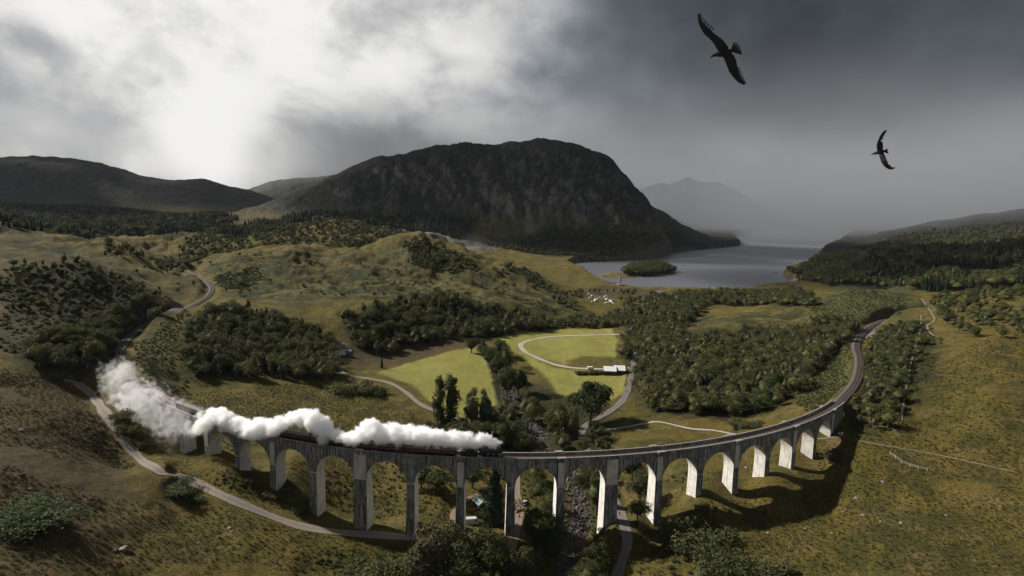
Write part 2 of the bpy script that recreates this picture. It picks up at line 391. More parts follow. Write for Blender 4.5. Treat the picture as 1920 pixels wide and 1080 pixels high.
# the loch's shore line
LOCH_PX = [(1062,496),(1085,512),(1110,524),(1150,536),(1200,541.5),(1250,544),(1300,545.5),(1400,543.5),(1475,537.5),(1510,533),(1513,529.5),(1480,521),(1469,514),(1478,507),(1505,500),(1520,494),(1528,484),(1546,470),(1575,460),(1590,449),(1600,442),(1560,436),(1420,436),(1370,446)]
LOCH = [at(px, py, z=0)[:2] for px, py in LOCH_PX] + [at(px, py, z=0)[:2] for px, py in ((1386,459.5),(1370,462),(1330,466),(1300,469),(1262,475),(1240,481),(1190,487.5),(1130,490),(1085,491))]
ISLE = [at(px, py, z=0)[:2] for px, py in ((1112,519),(1140,512),(1165,512),(1180,500),(1215,497),(1250,502),(1268,511),(1262,516),(1220,519),(1180,522),(1140,521))]
def poly_sd(x, y, poly):
    """signed distance to a closed polygon, negative inside"""
    P = np.asarray(poly); Q = np.roll(P, -1, 0); d2 = np.full(len(x), 1e18); ins = np.zeros(len(x), bool)
    for (ax, ay), (bx, by) in zip(P, Q):
        dx, dy = bx - ax, by - ay; L2 = dx * dx + dy * dy + 1e-9
        t = np.clip(((x - ax) * dx + (y - ay) * dy) / L2, 0, 1)
        d2 = np.minimum(d2, (x - ax - t * dx) ** 2 + (y - ay - t * dy) ** 2)
        c = ((ay > y) != (by > y))
        with np.errstate(divide='ignore', invalid='ignore'):
            ins ^= c & (x < (bx - ax) * (y - ay) / (by - ay + 1e-12) + ax)
    return np.where(ins, -1, 1) * np.sqrt(d2)
def line_dist(x, y, line):
    """distance to a polyline and the height of its nearest point"""
    P = np.asarray(line); d2 = np.full(len(x), 1e18); zz = np.zeros(len(x))
    for k in range(len(P) - 1):
        ax, ay, az = P[k][:3]; bx, by, bz = P[k + 1][:3]
        dx, dy = bx - ax, by - ay; L2 = dx * dx + dy * dy + 1e-9
        t = np.clip(((x - ax) * dx + (y - ay) * dy) / L2, 0, 1)
        q = (x - ax - t * dx) ** 2 + (y - ay - t * dy) ** 2
        m = q < d2; d2 = np.where(m, q, d2); zz = np.where(m, az + (bz - az) * t, zz)
    return np.sqrt(d2), zz
def catmull(pts, n=8):
    P = [np.asarray(p, float) for p in pts]; P = [2 * P[0] - P[1]] + P + [2 * P[-1] - P[-2]]; out = []
    for k in range(1, len(P) - 2):
        a, b, c, e = P[k - 1], P[k], P[k + 1], P[k + 2]
        for j in range(n):
            t = j / n
            out.append(0.5 * ((2 * b) + (c - a) * t + (2 * a - 5 * b + 4 * c - e) * t * t + (-a + 3 * b - 3 * c + e) * t ** 3))
    out.append(P[-2]); return np.array(out)

# grid: cells grow with the distance from the look-out
NA, DELTA, Y0 = 800, 0.0057, 45.0
NR = int(math.log((7000 + B0) / (Y0 + B0)) / DELTA)
gu = np.linspace(-1.12, 1.2, NA); gb = np.log(Y0 + B0) + DELTA * np.arange(NR)
GB, GU = np.meshgrid(gb, gu, indexing='ij')
GY = np.exp(GB) - B0; GX = GU * (GY + B0)
gx, gy = GX.ravel(), GY.ravel()
def raw_height(x, y):
    z = base_height(x, y)
    n = fbm(x, y, 90, 4, 0.5, 2)
    far = np.clip((y - 250) / 800, 0, 1)
    z = z + n * (0.8 + far * 7.0) + np.clip((y - 600) / 500, 0, 1) * np.clip((2400 - y) / 800, 0, 1) * (fbm(x, y, 120, 5, .55, 77, True) - .35) * 17 * np.clip((z - 22) / 20, 0, 1)
    z = z + (fbm(x, y, 48, 5, .58, 78) * 7.5 + (fbm(x, y, 75, 5, .6, 79, True) - .4) * 9) * np.clip((y - 520) / 150, 0, 1) * np.clip((1900 - y) / 500, 0, 1) * np.clip((z - 18) / 14, 0, 1)
    for m in MOUNTAINS: z = np.maximum(z, m(x, y))
    sd_ = poly_sd(x, y, LOCH); si = poly_sd(x, y, ISLE)
    wob = fbm(x, y, 25, 3, 0.5, 9) * 3
    land = np.maximum(z, np.clip((sd_ + wob) * 0.06, -1, 1.2) + 0.35)
    wet = np.where(si + wob < 0, np.minimum(-(si + wob) * 0.12, 3.5) + 0.3, -0.5 - np.minimum(-sd_, 40) * 0.1)
    wet = np.where(si + wob < 0, wet, np.minimum(wet, -0.4))
    return np.where((sd_ + wob < 0) & (y > 800), wet, land)
GZ = raw_height(gx, gy).reshape(NR, NA)
def H(x, y, G=None):
    G = GZ if G is None else G
    x = np.atleast_1d(np.asarray(x, float)); y = np.atleast_1d(np.asarray(y, float))
    fb = (np.log(np.maximum(y + B0, 1)) - gb[0]) / DELTA; fa = (x / (y + B0) - gu[0]) / (gu[1] - gu[0])
    fb = np.clip(fb, 0, NR - 1.001); fa = np.clip(fa, 0, NA - 1.001)
    i = fb.astype(int); j = fa.astype(int); u = fb - i; v = fa - j
    return (G[i, j] * (1 - u) + G[i + 1, j] * u) * (1 - v) + (G[i, j + 1] * (1 - u) + G[i + 1, j + 1] * u) * v
def hit(px, py, ymax=6800):
    """where the sight line through a pixel meets the ground"""
    px = np.atleast_1d(np.asarray(px, float)); py = np.atleast_1d(np.asarray(py, float))
    u, v = px - 960, py - 540
    a = u * cr + v * sr; b = -u * sr + v * cr
    wx, wy, wz = a / F_PX, cp - b / F_PX * sp, -sp - b / F_PX * cp
    y = np.full(len(px), 60.0); done = np.zeros(len(px), bool); prev = y.copy()
    while True:
        z = CAM_Z + wz / wy * y; h = H(wx / wy * y, y)
        nd = (z <= h) & ~done; done |= nd
        step = np.maximum(0.4, np.minimum((z - h) * 0.8, y * 0.01))
        y = np.where(done, y, y + step)
        if done.all() or (y[~done] > ymax).all(): break
    return np.stack([wx / wy * y, y, CAM_Z + wz / wy * y], 1)
def hit1(px, py): return hit([px], [py])[0]
# ------------------------------------------------------------------ railway line and paths over the ground
def rail_z(s): return ztop(s) - 1.15
_left = [at(px, py, z=z) for px, py, z in ((225,672,41.9),(231,645,42),(262,614,42.2),(300,597,42.4),(340,583,42.6),(368,569,42.8),(390,555,43),(397,541,43.2),(388,527,43.4),(374,518,43.5),(350,508,43.5))]
_right = [at(px, py, z=z) for px, py, z in ((1600,722,40.4),(1610,697,40.4),(1611,672,40.3),(1605,650,40.3),(1611,632,40.2),(1626,616,40.2),(1642,606,40.2),(1668,598,40.2),(1700,596,40.2),(1745,598,40.2))]
_mid = [np.array(vpt(s, 0, rail_z(s))) for s in np.arange(S_L + 2, S_R - 6, 6.0)]
TRACK = np.concatenate([catmull(list(reversed(_left)) + [_mid[0]], 10)[:-1], np.array(_mid), catmull([_mid[-1]] + _right, 10)[1:]])
def resample(line, step):
    P = np.asarray(line); d = np.r_[0, np.cumsum(np.linalg.norm(np.diff(P[:, :2], axis=0), axis=1))]
    q = np.linspace(0, d[-1], max(2, int(d[-1] / step) + 1))
    return np.stack([np.interp(q, d, P[:, k]) for k in range(P.shape[1])], 1)
TRACK = resample(TRACK, 2.5)
PATHS = []      # name, label, width, material key, points
def path_px(name, label, width, mk, pts):
    P = hit([p[0] for p in pts], [p[1] for p in pts]); PATHS.append([name, label, width, mk, resample(catmull(P, 8), 1.5)])
path_px('track_path', 'gravel', 4.6, 'gravel', [(120,712),(148,722),(175,745),(198,775),(222,808),(242,838),(262,862),(300,880),(350,900),(420,930),(500,965),(570,988),(640,999),(710,1004),(785,1009),(840,1012)])
path_px('road', 'tarmac', 4.4, 'tarmac', [(1188,660),(1187,690),(1181,715),(1174,740),(1156,762),(1122,784),(1094,803),(1094,830),(1118,872),(1143,920),(1160,957),(1172,985),(1176,1020),(1166,1055),(1156,1085),(1146,1120)])
path_px('track_path', 'field', 4.6, 'pale', [(1162,627),(1140,627.5),(1100,628.5),(1040,631),(1002,636),(982,642),(976,649),(985,660),(1005,670),(1030,680),(1050,686),(1078,690),(1120,692),(1180,690)])
path_px('track_path', 'farm', 3.6, 'gravel', [(634,666),(638,690),(650,704),(690,710),(730,718),(760,735),(780,752),(800,764),(830,776),(870,792)])
path_px('footpath', 'foot', 2.2, 'pale', [(1118,808),(1160,803),(1200,796),(1235,791),(1290,803),(1340,808),(1385,816)])
path_px('footpath', 'trail', 0.9, 'gravel', [(1522,824),(1555,822),(1578,818),(1608,826),(1660,836),(1720,846),(1790,860),(1900,885)])
path_px('track_path', 'dirt', 4.0, 'dirt', [(966,890),(968,920),(974,950),(972,980),(962,1010),(955,1040),(958,1075)])
path_px('footpath', 'camp', 3.0, 'dirt', [(846,985),(856,955),(880,935),(905,925)])
path_px('footpath', 'mound', 1.5, 'gravel', [(1728,560),(1745,585),(1752,600),(1738,612),(1752,630),(1790,640)])
path_px('footpath', 'moor', 0.9, 'gravel', [(1690,788),(1697,740),(1706,690),(1716,650),(1725,620),(1727,590)])
RIVER = resample(catmull(hit([945,952,962,985,1003,1030,1066,1084,1086,1078,1064,1052,1046], [690,725,757,775,803,845,880,915,955,1000,1035,1075,1120]), 8), 2.0)

# ground grading along the lines
dt_, zt_ = line_dist(gx, gy, TRACK)
in_via = poly_sd(gx, gy, [vpt(s, r)[:2] for r, ss in ((14, np.linspace(S_L + 1, S_R - 3, 40)), (-14, np.linspace(S_R - 3, S_L + 1, 40))) for s in ss])
gz = GZ.ravel().copy()
# small hummocks and tussock relief, stilled on fields, paths and track
near = np.clip((520 - gy) / 300, 0, 1)
FIELD_PX = [[(700,698),(760,682),(850,656),(888,650),(905,660),(915,690),(921,720),(934,755),(925,772),(880,790),(822,766),(790,745),(765,722),(730,710)],
            [(918,634),(980,622),(1060,617),(1150,615),(1158,640),(1152,676),(1105,680),(1172,702),(1166,735),(1150,748),(1080,746),(1045,737),(1010,700),(975,668),(945,650)]]
def poly_hit(px): P = hit([p[0] for p in px], [p[1] for p in px]); return P[:, :2]
FIELDS = [poly_hit(p) for p in FIELD_PX]
fld = np.minimum(poly_sd(gx, gy, FIELDS[0]), poly_sd(gx, gy, FIELDS[1]))
still = np.clip(fld / 8, 0.04, 1)
dp_all = np.full(len(gx), 1e9); zp_all = np.zeros(len(gx)); hw = np.zeros(len(gx))
for nm, lb, wd, mk, P in PATHS:
    # smooth the path's own profile, then bring the ground to it
    z = P[:, 2].copy()
    for _ in range(12): z[1:-1] = (z[:-2] + z[1:-1] * 2 + z[2:]) / 4
    P[:, 2] = z
    sel = (gx > P[:, 0].min() - 15) & (gx < P[:, 0].max() + 15) & (gy > P[:, 1].min() - 15) & (gy < P[:, 1].max() + 15)
    dd, zz = line_dist(gx[sel], gy[sel], P[::3] if len(P) > 60 else P)
    idx = np.where(sel)[0]; better = dd < dp_all[idx]
    dp_all[idx[better]] = dd[better]; zp_all[idx[better]] = zz[better]; hw[idx[better]] = wd / 2
selr = (gy < 520) & (gx > -40) & (gx < 140)
dr = np.full(len(gx), 1e9); zr_ = np.zeros(len(gx)); dr[selr], zr_[selr] = line_dist(gx[selr], gy[selr], RIVER[::2])
quiet = still * np.clip((dp_all - hw) / 5, 0.05, 1) * np.clip((dt_ - 3) / 8, 0.05, 1)
wet_ = gz < 0.3
amp = np.where(wet_, 0, quiet)
hum = fbm(gx, gy, 26, 3, 0.55, 61); hum2 = fbm(gx * 1.0, gy * 1.0, 7, 3, 0.55, 67)
gz += amp * (hum * 2.2 * np.clip((1100 - gy) / 500, 0.3, 1) + hum2 * 0.75 * near + fbm(gx, gy, 2.6, 2, .6, 71) * 0.28 * np.clip((330 - gy) / 150, 0, 1))
# river bed cut into the valley floor
bed = np.clip(1 - dr / 9.0, 0, 1)
gz -= bed ** 0.5 * 1.8 * (dr < 9)
k = np.clip((dp_all - hw - 0.8) / 3.5, 0, 1); k = k * k * (3 - 2 * k)
gz = np.where(dp_all < 1e8, zp_all * (1 - k) + gz * k, gz)
# the railway's own bank and cutting
kt = np.clip((dt_ - 3.6) / 7.0, 0, 1); kt = kt * kt * (3 - 2 * kt); kt = np.where(in_via < 0, 1, kt)
lim = np.where(in_via < 6, np.clip((6 - in_via) / 6, 0, 1), 0); kt = np.maximum(kt, lim * (dt_ > 3.6))
gz = (zt_ - 0.75) * (1 - kt) + gz * kt
GZ = gz.reshape(NR, NA)

# ------------------------------------------------------------------ land cover (what grows or lies where)
wobn = fbm(gx, gy, 22, 4, 0.6, 81) * 9 + fbm(gx, gy, 90, 3, .5, 83) * 12
def cover(polys, soft, far_scale=True, wob=1.0):
    out = np.zeros(len(gx))
    for p in polys:
        P = poly_hit(p); m = 60
        s = (gx > P[:, 0].min() - m) & (gx < P[:, 0].max() + m) & (gy > P[:, 1].min() - m) & (gy < P[:, 1].max() + m)
        d = poly_sd(gx[s], gy[s], P) + wobn[s] * wob
        out[s] = np.maximum(out[s], np.clip(0.5 - d / (2 * soft), 0, 1))
    return out
c_field = np.clip(0.5 - (fld + wobn * 0.36) / 3.0, 0, 1)
c_field *= np.where((gx > -1e9), 1, 1)
strip = cover([[(1062,676),(1090,668),(1152,670),(1158,690),(1100,696),(1060,688)], [(1005,668),(1050,682),(1080,696),(1040,690),(1008,676)]], 4, wob=.3)
c_field = np.maximum(0, c_field - strip)
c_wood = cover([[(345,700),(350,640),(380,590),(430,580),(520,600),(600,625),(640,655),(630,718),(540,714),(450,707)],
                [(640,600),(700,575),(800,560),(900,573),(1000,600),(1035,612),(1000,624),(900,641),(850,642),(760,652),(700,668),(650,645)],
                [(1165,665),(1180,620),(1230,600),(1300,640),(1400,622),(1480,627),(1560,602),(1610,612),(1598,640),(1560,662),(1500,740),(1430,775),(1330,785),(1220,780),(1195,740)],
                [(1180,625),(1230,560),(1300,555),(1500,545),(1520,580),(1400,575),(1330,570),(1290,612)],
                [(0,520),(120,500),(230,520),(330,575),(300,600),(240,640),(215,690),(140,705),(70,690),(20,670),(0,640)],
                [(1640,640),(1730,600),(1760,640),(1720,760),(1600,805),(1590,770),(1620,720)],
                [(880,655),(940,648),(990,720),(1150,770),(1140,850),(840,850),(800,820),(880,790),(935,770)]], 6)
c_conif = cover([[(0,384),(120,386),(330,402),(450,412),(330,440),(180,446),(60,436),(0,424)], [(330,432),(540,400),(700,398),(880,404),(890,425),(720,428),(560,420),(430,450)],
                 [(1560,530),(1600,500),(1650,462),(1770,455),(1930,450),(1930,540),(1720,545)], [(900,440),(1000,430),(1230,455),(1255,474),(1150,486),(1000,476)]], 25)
c_heath = cover([[(0,700),(150,720),(230,830),(260,880),(200,980),(120,1080),(-40,1080),(-40,700)], [(0,490),(150,490),(260,540),(200,620),(100,640),(0,640)],
                 [(640,640),(760,640),(880,640),(880,652),(760,680),(660,690)], [(1010,720),(1060,715),(1075,750),(1010,760)],
                 [(1040,545),(1140,535),(1260,545),(1230,560),(1120,560)]], 9)
c_gold = cover([[(380,500),(480,470),(640,478),(720,460),(780,448),(880,500),(1060,545),(1100,595),(1000,590),(850,560),(700,560),(560,570),(450,560),(400,540)],
                [(200,500),(330,500),(370,530),(330,560),(240,520)], [(1200,640),(1320,590),(1420,585),(1530,580),(1540,600),(1420,615),(1300,630)],
                [(1130,580),(1200,565),(1215,590),(1150,595)], [(0,425),(60,440),(200,482),(260,510),(150,490),(0,490)]], 10)
c_brack = cover([[(1520,575),(1570,545),(1650,540),(1720,560),(1700,590),(1620,605),(1540,600)], [(400,530),(430,510),(490,495),(485,530),(430,545)], [(250,650),(300,610),(335,640),(335,720),(290,720),(250,690)],
                 [(1500,740),(1560,660),(1600,640),(1590,700),(1560,745)]], 7)
slope = np.zeros((NR, NA)); 
gyy, gxx = np.gradient(GZ)
dyv = np.gradient(GY, axis=0); dxv = np.gradient(GX, axis=1)
slope = np.hypot(gyy / dyv, gxx / dxv).ravel()
hilly = np.clip((gy - 1350) / 300, 0, 1)
rk = fbm(gx, gy, 60, 5, 0.6, 91) * 0.5 + fbm(gx, gy, 300, 3, .5, 93) * 0.25
c_rock = np.clip((slope - 0.95 + rk * 0.9) * 3, 0, 1) * np.clip(0.25 + hilly, 0, 1) * np.where(gy > 1350, 0.45, 1)
scree = cover([[(715,445),(780,405),(830,412),(880,440),(960,462),(900,470),(800,450)], [(985,412),(1000,405),(1003,440),(990,440)]], 14, wob=.8)
c_rock = np.maximum(c_rock, scree * 0.8)
cut = cover([[(1612,625),(1640,605),(1660,598),(1650,620),(1632,632)], [(300,560),(370,568),(330,585),(270,590)]], 3, wob=.3)
c_rock = np.maximum(c_rock, cut)
c_stone = np.clip(1.1 - dr / 5.0 + wobn * 0.03, 0, 1)
c_shore = np.clip(1 - np.abs(gz - 0.5) / 0.7, 0, 1) * (gy > 850)
c_hill = np.maximum(hilly * np.clip((gz - 60) / 60, 0, 1), np.clip((gy - 1750) / 300, 0, 1) * (gx > 100))

tri_i = (np.arange(NR - 1)[:, None] * NA + np.arange(NA - 1)[None, :])
quads = np.stack([tri_i, tri_i + 1, tri_i + NA + 1, tri_i + NA], -1).reshape(-1, 4)
ter = mesh_np('ground', np.stack([gx, gy, gz], 1), quads.ravel(), 4, smooth=True)
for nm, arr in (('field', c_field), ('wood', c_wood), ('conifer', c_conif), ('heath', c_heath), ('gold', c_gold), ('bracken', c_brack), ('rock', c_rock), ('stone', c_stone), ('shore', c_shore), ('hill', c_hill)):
    a = ter.attributes.new(nm, 'FLOAT', 'POINT'); a.data.foreach_set('value', np.asarray(arr, np.float32))

def ground_mat(t, b):
    geo = t.new('ShaderNodeNewGeometry'); P = geo.outputs['Position']
    def A(n):
        x = t.new('ShaderNodeAttribute'); x.attribute_name = n; return x.outputs['Fac']
    n40 = t.noise(P, 0.022, 5, 0.6, 0.3); n9 = t.noise(P, 0.11, 5, 0.62, 0.4); n2 = t.noise(P, 0.55, 5, 0.65); n03 = t.noise(P, 2.6, 4, 0.7)
    nb = t.noise(t.scale(P, (0.03, 0.06, 0.06)), 1.0, 6, 0.65, 0.8)
    grass = t.mix(t.ramp(n9, 0.36, 0.64), (0.0702, 0.0646, 0.0140), (0.1223, 0.0959, 0.0226))
    grass = t.mix(t.ramp(n40, 0.42, 0.62, 0, 0.8), grass, (0.1437, 0.1034, 0.0266))
    grass = t.mix(t.ramp(n2, 0.48, 0.66, 0, 0.7), grass, (0.0470, 0.0490, 0.0123))
    grass = t.mix(t.ramp(n03, 0.58, 0.74, 0, 0.45), grass, (0.1904, 0.1207, 0.0380))
    nrush = t.noise(t.vmath('ADD', P, (31.0, 17.0, 5.0)), 0.05, 7, 0.66, 0.5); nstraw = t.noise(t.vmath('ADD', P, (-71.0, 47.0, 9.0)), 0.07, 7, 0.68, 0.4)
    grass = t.mix(t.ramp(nrush, 0.51, 0.58, 0, 0.7), grass, (0.0448, 0.0470, 0.0150)); grass = t.mix(t.ramp(nstraw, 0.54, 0.62, 0, 0.6), grass, (0.1680, 0.1196, 0.0510))
    n1 = t.noise(t.scale(P, (0.9, 1.5, 1.2)), 1.0, 6, 0.75, 0.6)
    grass = t.mix(t.ramp(n1, 0.49, 0.6, 0, 0.8), grass, (0.0381, 0.0323, 0.0106))
    heath = t.mix(t.ramp(n2, 0.4, 0.62), (0.044, 0.034, 0.019), (0.085, 0.067, 0.028))
    heath = t.mix(t.ramp(n9, 0.5, 0.62, 0, 0.8), heath, (0.08, 0.056, 0.033))
    heath = t.mix(t.ramp(n03, 0.58, 0.75, 0, 0.5), heath, (0.09, 0.075, 0.045))
    gold = t.mix(t.ramp(n9, 0.38, 0.62), (0.125, 0.100, 0.034), (0.0530, 0.0499, 0.0156))
    gold = t.mix(t.ramp(n2, 0.5, 0.7, 0, 0.6), gold, (0.046, 0.046, 0.018))
    npt = t.noise(P, 0.028, 6, 0.68, 0.6); gold = t.mix(t.ramp(npt, 0.47, 0.55, 0, 0.85), gold, (0.030, 0.036, 0.015)); gold = t.mix(t.ramp(n1, 0.52, 0.62, 0, 0.7), gold, (0.028, 0.028, 0.012))
    brack = t.mix(t.ramp(n2, 0.4, 0.62), (0.038, 0.046, 0.018), (0.078, 0.080, 0.030))
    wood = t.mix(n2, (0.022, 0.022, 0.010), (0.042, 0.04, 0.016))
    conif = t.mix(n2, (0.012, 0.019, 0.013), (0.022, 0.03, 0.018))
    sl = t.noise(t.scale(P, (0.16, 0.02, 0.16)), 1.0, 4, 0.6)
    field = t.mix(t.ramp(n9, 0.35, 0.65), (0.142, 0.138, 0.034), (0.182, 0.168, 0.042))
    field = t.mix(t.ramp(n9, 0.5, 0.7, 0, 0.7), field, (0.125, 0.115, 0.034))
    field = t.mix(t.ramp(nrush, 0.5, 0.6, 0, 0.45), field, (0.105, 0.11, 0.03)); field = t.mix(t.ramp(n2, 0.5, 0.65, 0, 0.35), field, (0.12, 0.115, 0.035)); field = t.mix(t.ramp(sl, 0.52, 0.66, 0, 0.4), field, (0.205, 0.20, 0.06))
    hill = t.mix(t.ramp(nb, 0.35, 0.65), (0.021, 0.021, 0.019), (0.043, 0.040, 0.031))
    nh = t.noise(t.scale(P, (0.05, 0.035, 0.05)), 1.0, 9, 0.74, 0.5); nf = t.noise(P, 0.09, 7, 0.75)
    hill = t.mix(t.ramp(n40, 0.45, 0.65, 0, 0.8), hill, (0.022, 0.026, 0.018)); hill = t.mix(t.ramp(nh, 0.46, 0.56, 0, 0.75), hill, (0.014, 0.016, 0.014)); hill = t.mix(t.ramp(nf, 0.60, 0.68, 0, 0.8), hill, (0.12, 0.115, 0.11))
    rock = t.mix(t.ramp(n2, 0.35, 0.65), (0.09, 0.08, 0.074), (0.17, 0.155, 0.145))
    stone = t.mix(t.ramp(n03, 0.35, 0.65), (0.045, 0.037, 0.033), (0.13, 0.112, 0.102))
    brk = t.math('SUBTRACT', t.math('ADD', n9, t.math('MULTIPLY', n2, 0.6)), 0.8)
    def fz(n, g=1.6):
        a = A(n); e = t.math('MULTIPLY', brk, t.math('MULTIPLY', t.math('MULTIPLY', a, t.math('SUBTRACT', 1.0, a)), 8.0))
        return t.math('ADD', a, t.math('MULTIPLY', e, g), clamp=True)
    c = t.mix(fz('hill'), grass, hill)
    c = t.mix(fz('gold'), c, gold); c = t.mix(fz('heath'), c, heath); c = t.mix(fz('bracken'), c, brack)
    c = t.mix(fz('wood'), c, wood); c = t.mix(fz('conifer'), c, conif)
    c = t.mix(fz('field', .3), c, field); c = t.mix(fz('rock'), c, rock); c = t.mix(fz('shore'), c, (0.16, 0.12, 0.095)); c = t.mix(fz('stone'), c, stone)
    t.put(b.inputs['Base Color'], c); b.inputs['Roughness'].default_value = 0.95
    bp = t.new('ShaderNodeBump'); bp.inputs['Strength'].default_value = 1.0; bp.inputs['Distance'].default_value = 1.9
    hgt = t.math('ADD', t.math('MULTIPLY', n2, 0.8), t.math('MULTIPLY', n03, 0.45))
    hgt = t.math('MULTIPLY', hgt, t.math('SUBTRACT', 1.0, t.math('MULTIPLY', A('field'), 0.8)))
    t.put(bp.inputs['Height'], hgt)
    b2 = t.new('ShaderNodeBump'); b2.inputs['Strength'].default_value = 0.7; b2.inputs['Distance'].default_value = 9.0
    n4 = t.noise(P, 0.045, 6, 0.7, .4); far = t.math('MULTIPLY', t.math('ADD', nb, t.math('MULTIPLY', n4, 1.2)), t.math('MAXIMUM', t.math('MAXIMUM', A('hill'), A('conifer')), t.math('MULTIPLY', A('gold'), 0.35)))
    t.put(b2.inputs['Height'], far); t.l.new(bp.outputs[0], b2.inputs['Normal'])
    t.l.new(b2.outputs[0], b.inputs['Normal'])
ter.materials.append(mat('ground_cover', (0.08, 0.07, 0.02), 0.95, 0.12, build=ground_mat))
ground = link('ground', ter); tag(ground, kind='structure')

# the loch
def water_mat(t, b):
    P = t.new('ShaderNodeNewGeometry').outputs['Position']
    n = t.noise(t.scale(P, (0.5, 0.8, 0.6)), 1.0, 5, 0.7)
    bp = t.new('ShaderNodeBump'); bp.inputs['Strength'].default_value = 0.25; bp.inputs['Distance'].default_value = 0.12
    t.put(bp.inputs['Height'], n); t.l.new(bp.outputs[0], b.inputs['Normal'])
m_water = mat('loch_water', (0.085, 0.09, 0.105), 0.42, 1.0, build=water_mat)
mb = MB(); mb.add([(-400, 780, 0), (6000, 780, 0), (6000, 6900, 0), (-400, 6900, 0)], [(0, 1, 2, 3)])
tag(mb.build('water', m_water), kind='structure')

# paths as sheets just above the ground
def path_mat(name, a, c):
    def bld(t, b):
        P = t.new('ShaderNodeNewGeometry').outputs['Position']; n = t.noise(P, 0.45, 6, 0.7); n2 = t.noise(P, 3.5, 3, 0.7)
        uv = t.new('ShaderNodeAttribute'); uv.attribute_name = 'across'
        u = t.math('ABSOLUTE', t.math('SUBTRACT', uv.outputs['Fac'], 0.5))
        ed = t.math('ADD', u, t.math('MULTIPLY', t.math('SUBTRACT', n, 0.5), 0.35))
        base = t.mix(t.ramp(n2, 0.35, 0.7), a, c)
        mid = t.ramp(t.math('ADD', u, t.math('MULTIPLY', t.math('SUBTRACT', n, .5), .25)), 0.05, 0.13, 0.55, 0.0)
        base = t.mix(mid, base, tuple(0.6 * x + 0.02 for x in a))
        t.put(b.inputs['Base Color'], t.mix(t.ramp(ed, 0.38, 0.5), base, (0.075, 0.065, 0.024)))
        bp = t.new('ShaderNodeBump'); bp.inputs['Strength'].default_value = .5; bp.inputs['Distance'].default_value = .1; t.put(bp.inputs['Height'], n2); t.l.new(bp.outputs[0], b.inputs['Normal'])
    return mat(name, a, 0.95, 0.15, build=bld)
PM = {'gravel': path_mat('gravel_path', (0.15, 0.125, 0.105), (0.22, 0.185, 0.155)), 'pale': path_mat('pale_path', (0.26, 0.235, 0.20), (0.37, 0.335, 0.285)),
      'tarmac': path_mat('tarmac', (0.115, 0.10, 0.098), (0.16, 0.14, 0.135)), 'dirt': path_mat('dirt_path', (0.15, 0.11, 0.085), (0.22, 0.17, 0.13))}
def ribbon(name, P, width, m, lift, zfun=None, nc=5):
    P = np.asarray(P); T = np.gradient(P[:, :2], axis=0); T /= np.linalg.norm(T, axis=1)[:, None] + 1e-9
    N = np.stack([T[:, 1], -T[:, 0]], 1); q = np.linspace(-0.5, 0.5, nc)
    wv_ = 1 + 0.12 * np.sin(np.arange(len(P)) * 0.37) + 0.1 * np.sin(np.arange(len(P)) * 0.13 + 2)
    XY = P[:, None, :2] + N[:, None, :] * (q[None, :, None] * width * wv_[:, None, None])
    z = H(XY[..., 0].ravel(), XY[..., 1].ravel()).reshape(XY.shape[:2]) + lift if zfun is None else zfun(P, q)
    V = np.concatenate([XY, z[..., None]], -1).reshape(-1, 3); n = len(P)
    i = np.arange(n - 1)[:, None] * nc + np.arange(nc - 1)[None]
    me = mesh_np(name, V, np.stack([i, i + 1, i + nc + 1, i + nc], -1).ravel(), 4, [m], True)
    a = me.attributes.new('across', 'FLOAT', 'POINT'); a.data.foreach_set('value', np.tile(q + 0.5, n).astype(np.float32))
    return link(name, me)
for nm, lb, wd, mk, P in PATHS:
    tag(ribbon(nm, P, wd, PM[mk], 0.14), kind='structure')
# ------------------------------------------------------------------ viaduct
def concrete_mat(t, b):
    P = t.new('ShaderNodeNewGeometry').outputs['Position']
    st = t.noise(t.scale(P, (0.9, 0.9, 0.06)), 1.0, 6, 0.7, 0.2)          # rain streaks running down
    st2 = t.noise(t.scale(P, (2.6, 2.6, 0.12)), 1.0, 4, 0.7)
    blot = t.noise(P, 0.35, 6, 0.65); fine = t.noise(t.scale(P, (1, 1, .7)), 1.6, 6, 0.78)
    lift = t.new('ShaderNodeTexWave'); lift.wave_type = 'BANDS'; lift.bands_direction = 'Z'; t.put(lift.inputs[0], P)
    lift.inputs['Scale'].default_value = 0.35; lift.inputs['Distortion'].default_value = 1.2; lift.inputs['Detail'].default_value = 3
    c = t.mix(t.ramp(blot, 0.35, 0.65), (0.56, 0.53, 0.485), (0.70, 0.67, 0.62))
    c = t.mix(t.ramp(fine, 0.5, 0.66, 0, 0.6), c, (0.33, 0.31, 0.28))
    c = t.mix(t.ramp(st, 0.54, 0.66, 0, 0.6), c, (0.22, 0.205, 0.19))
    c = t.mix(t.ramp(st2, 0.56, 0.64, 0, 0.7), c, (0.09, 0.085, 0.08))
    c = t.mix(t.ramp(lift.outputs[0], 0.8, 0.98, 0, 0.45), c, (0.25, 0.235, 0.215))
    t.put(b.inputs['Base Color'], c); t.put(b.inputs['Roughness'], t.ramp(st, 0.3, 0.7, 0.95, 0.8))
    bp = t.new('ShaderNodeBump'); bp.inputs['Strength'].default_value = 0.6; bp.inputs['Distance'].default_value = 0.08
    t.put(bp.inputs['Height'], t.math('ADD', fine, t.math('MULTIPLY', st, .6))); t.l.new(bp.outputs[0], b.inputs['Normal'])
m_conc = mat('sunlit_weathered_concrete', (0.45, 0.43, 0.4), 0.9, 0.2, build=concrete_mat)  # paler copy for pier sides and soffits: sunlit tone put into the colour
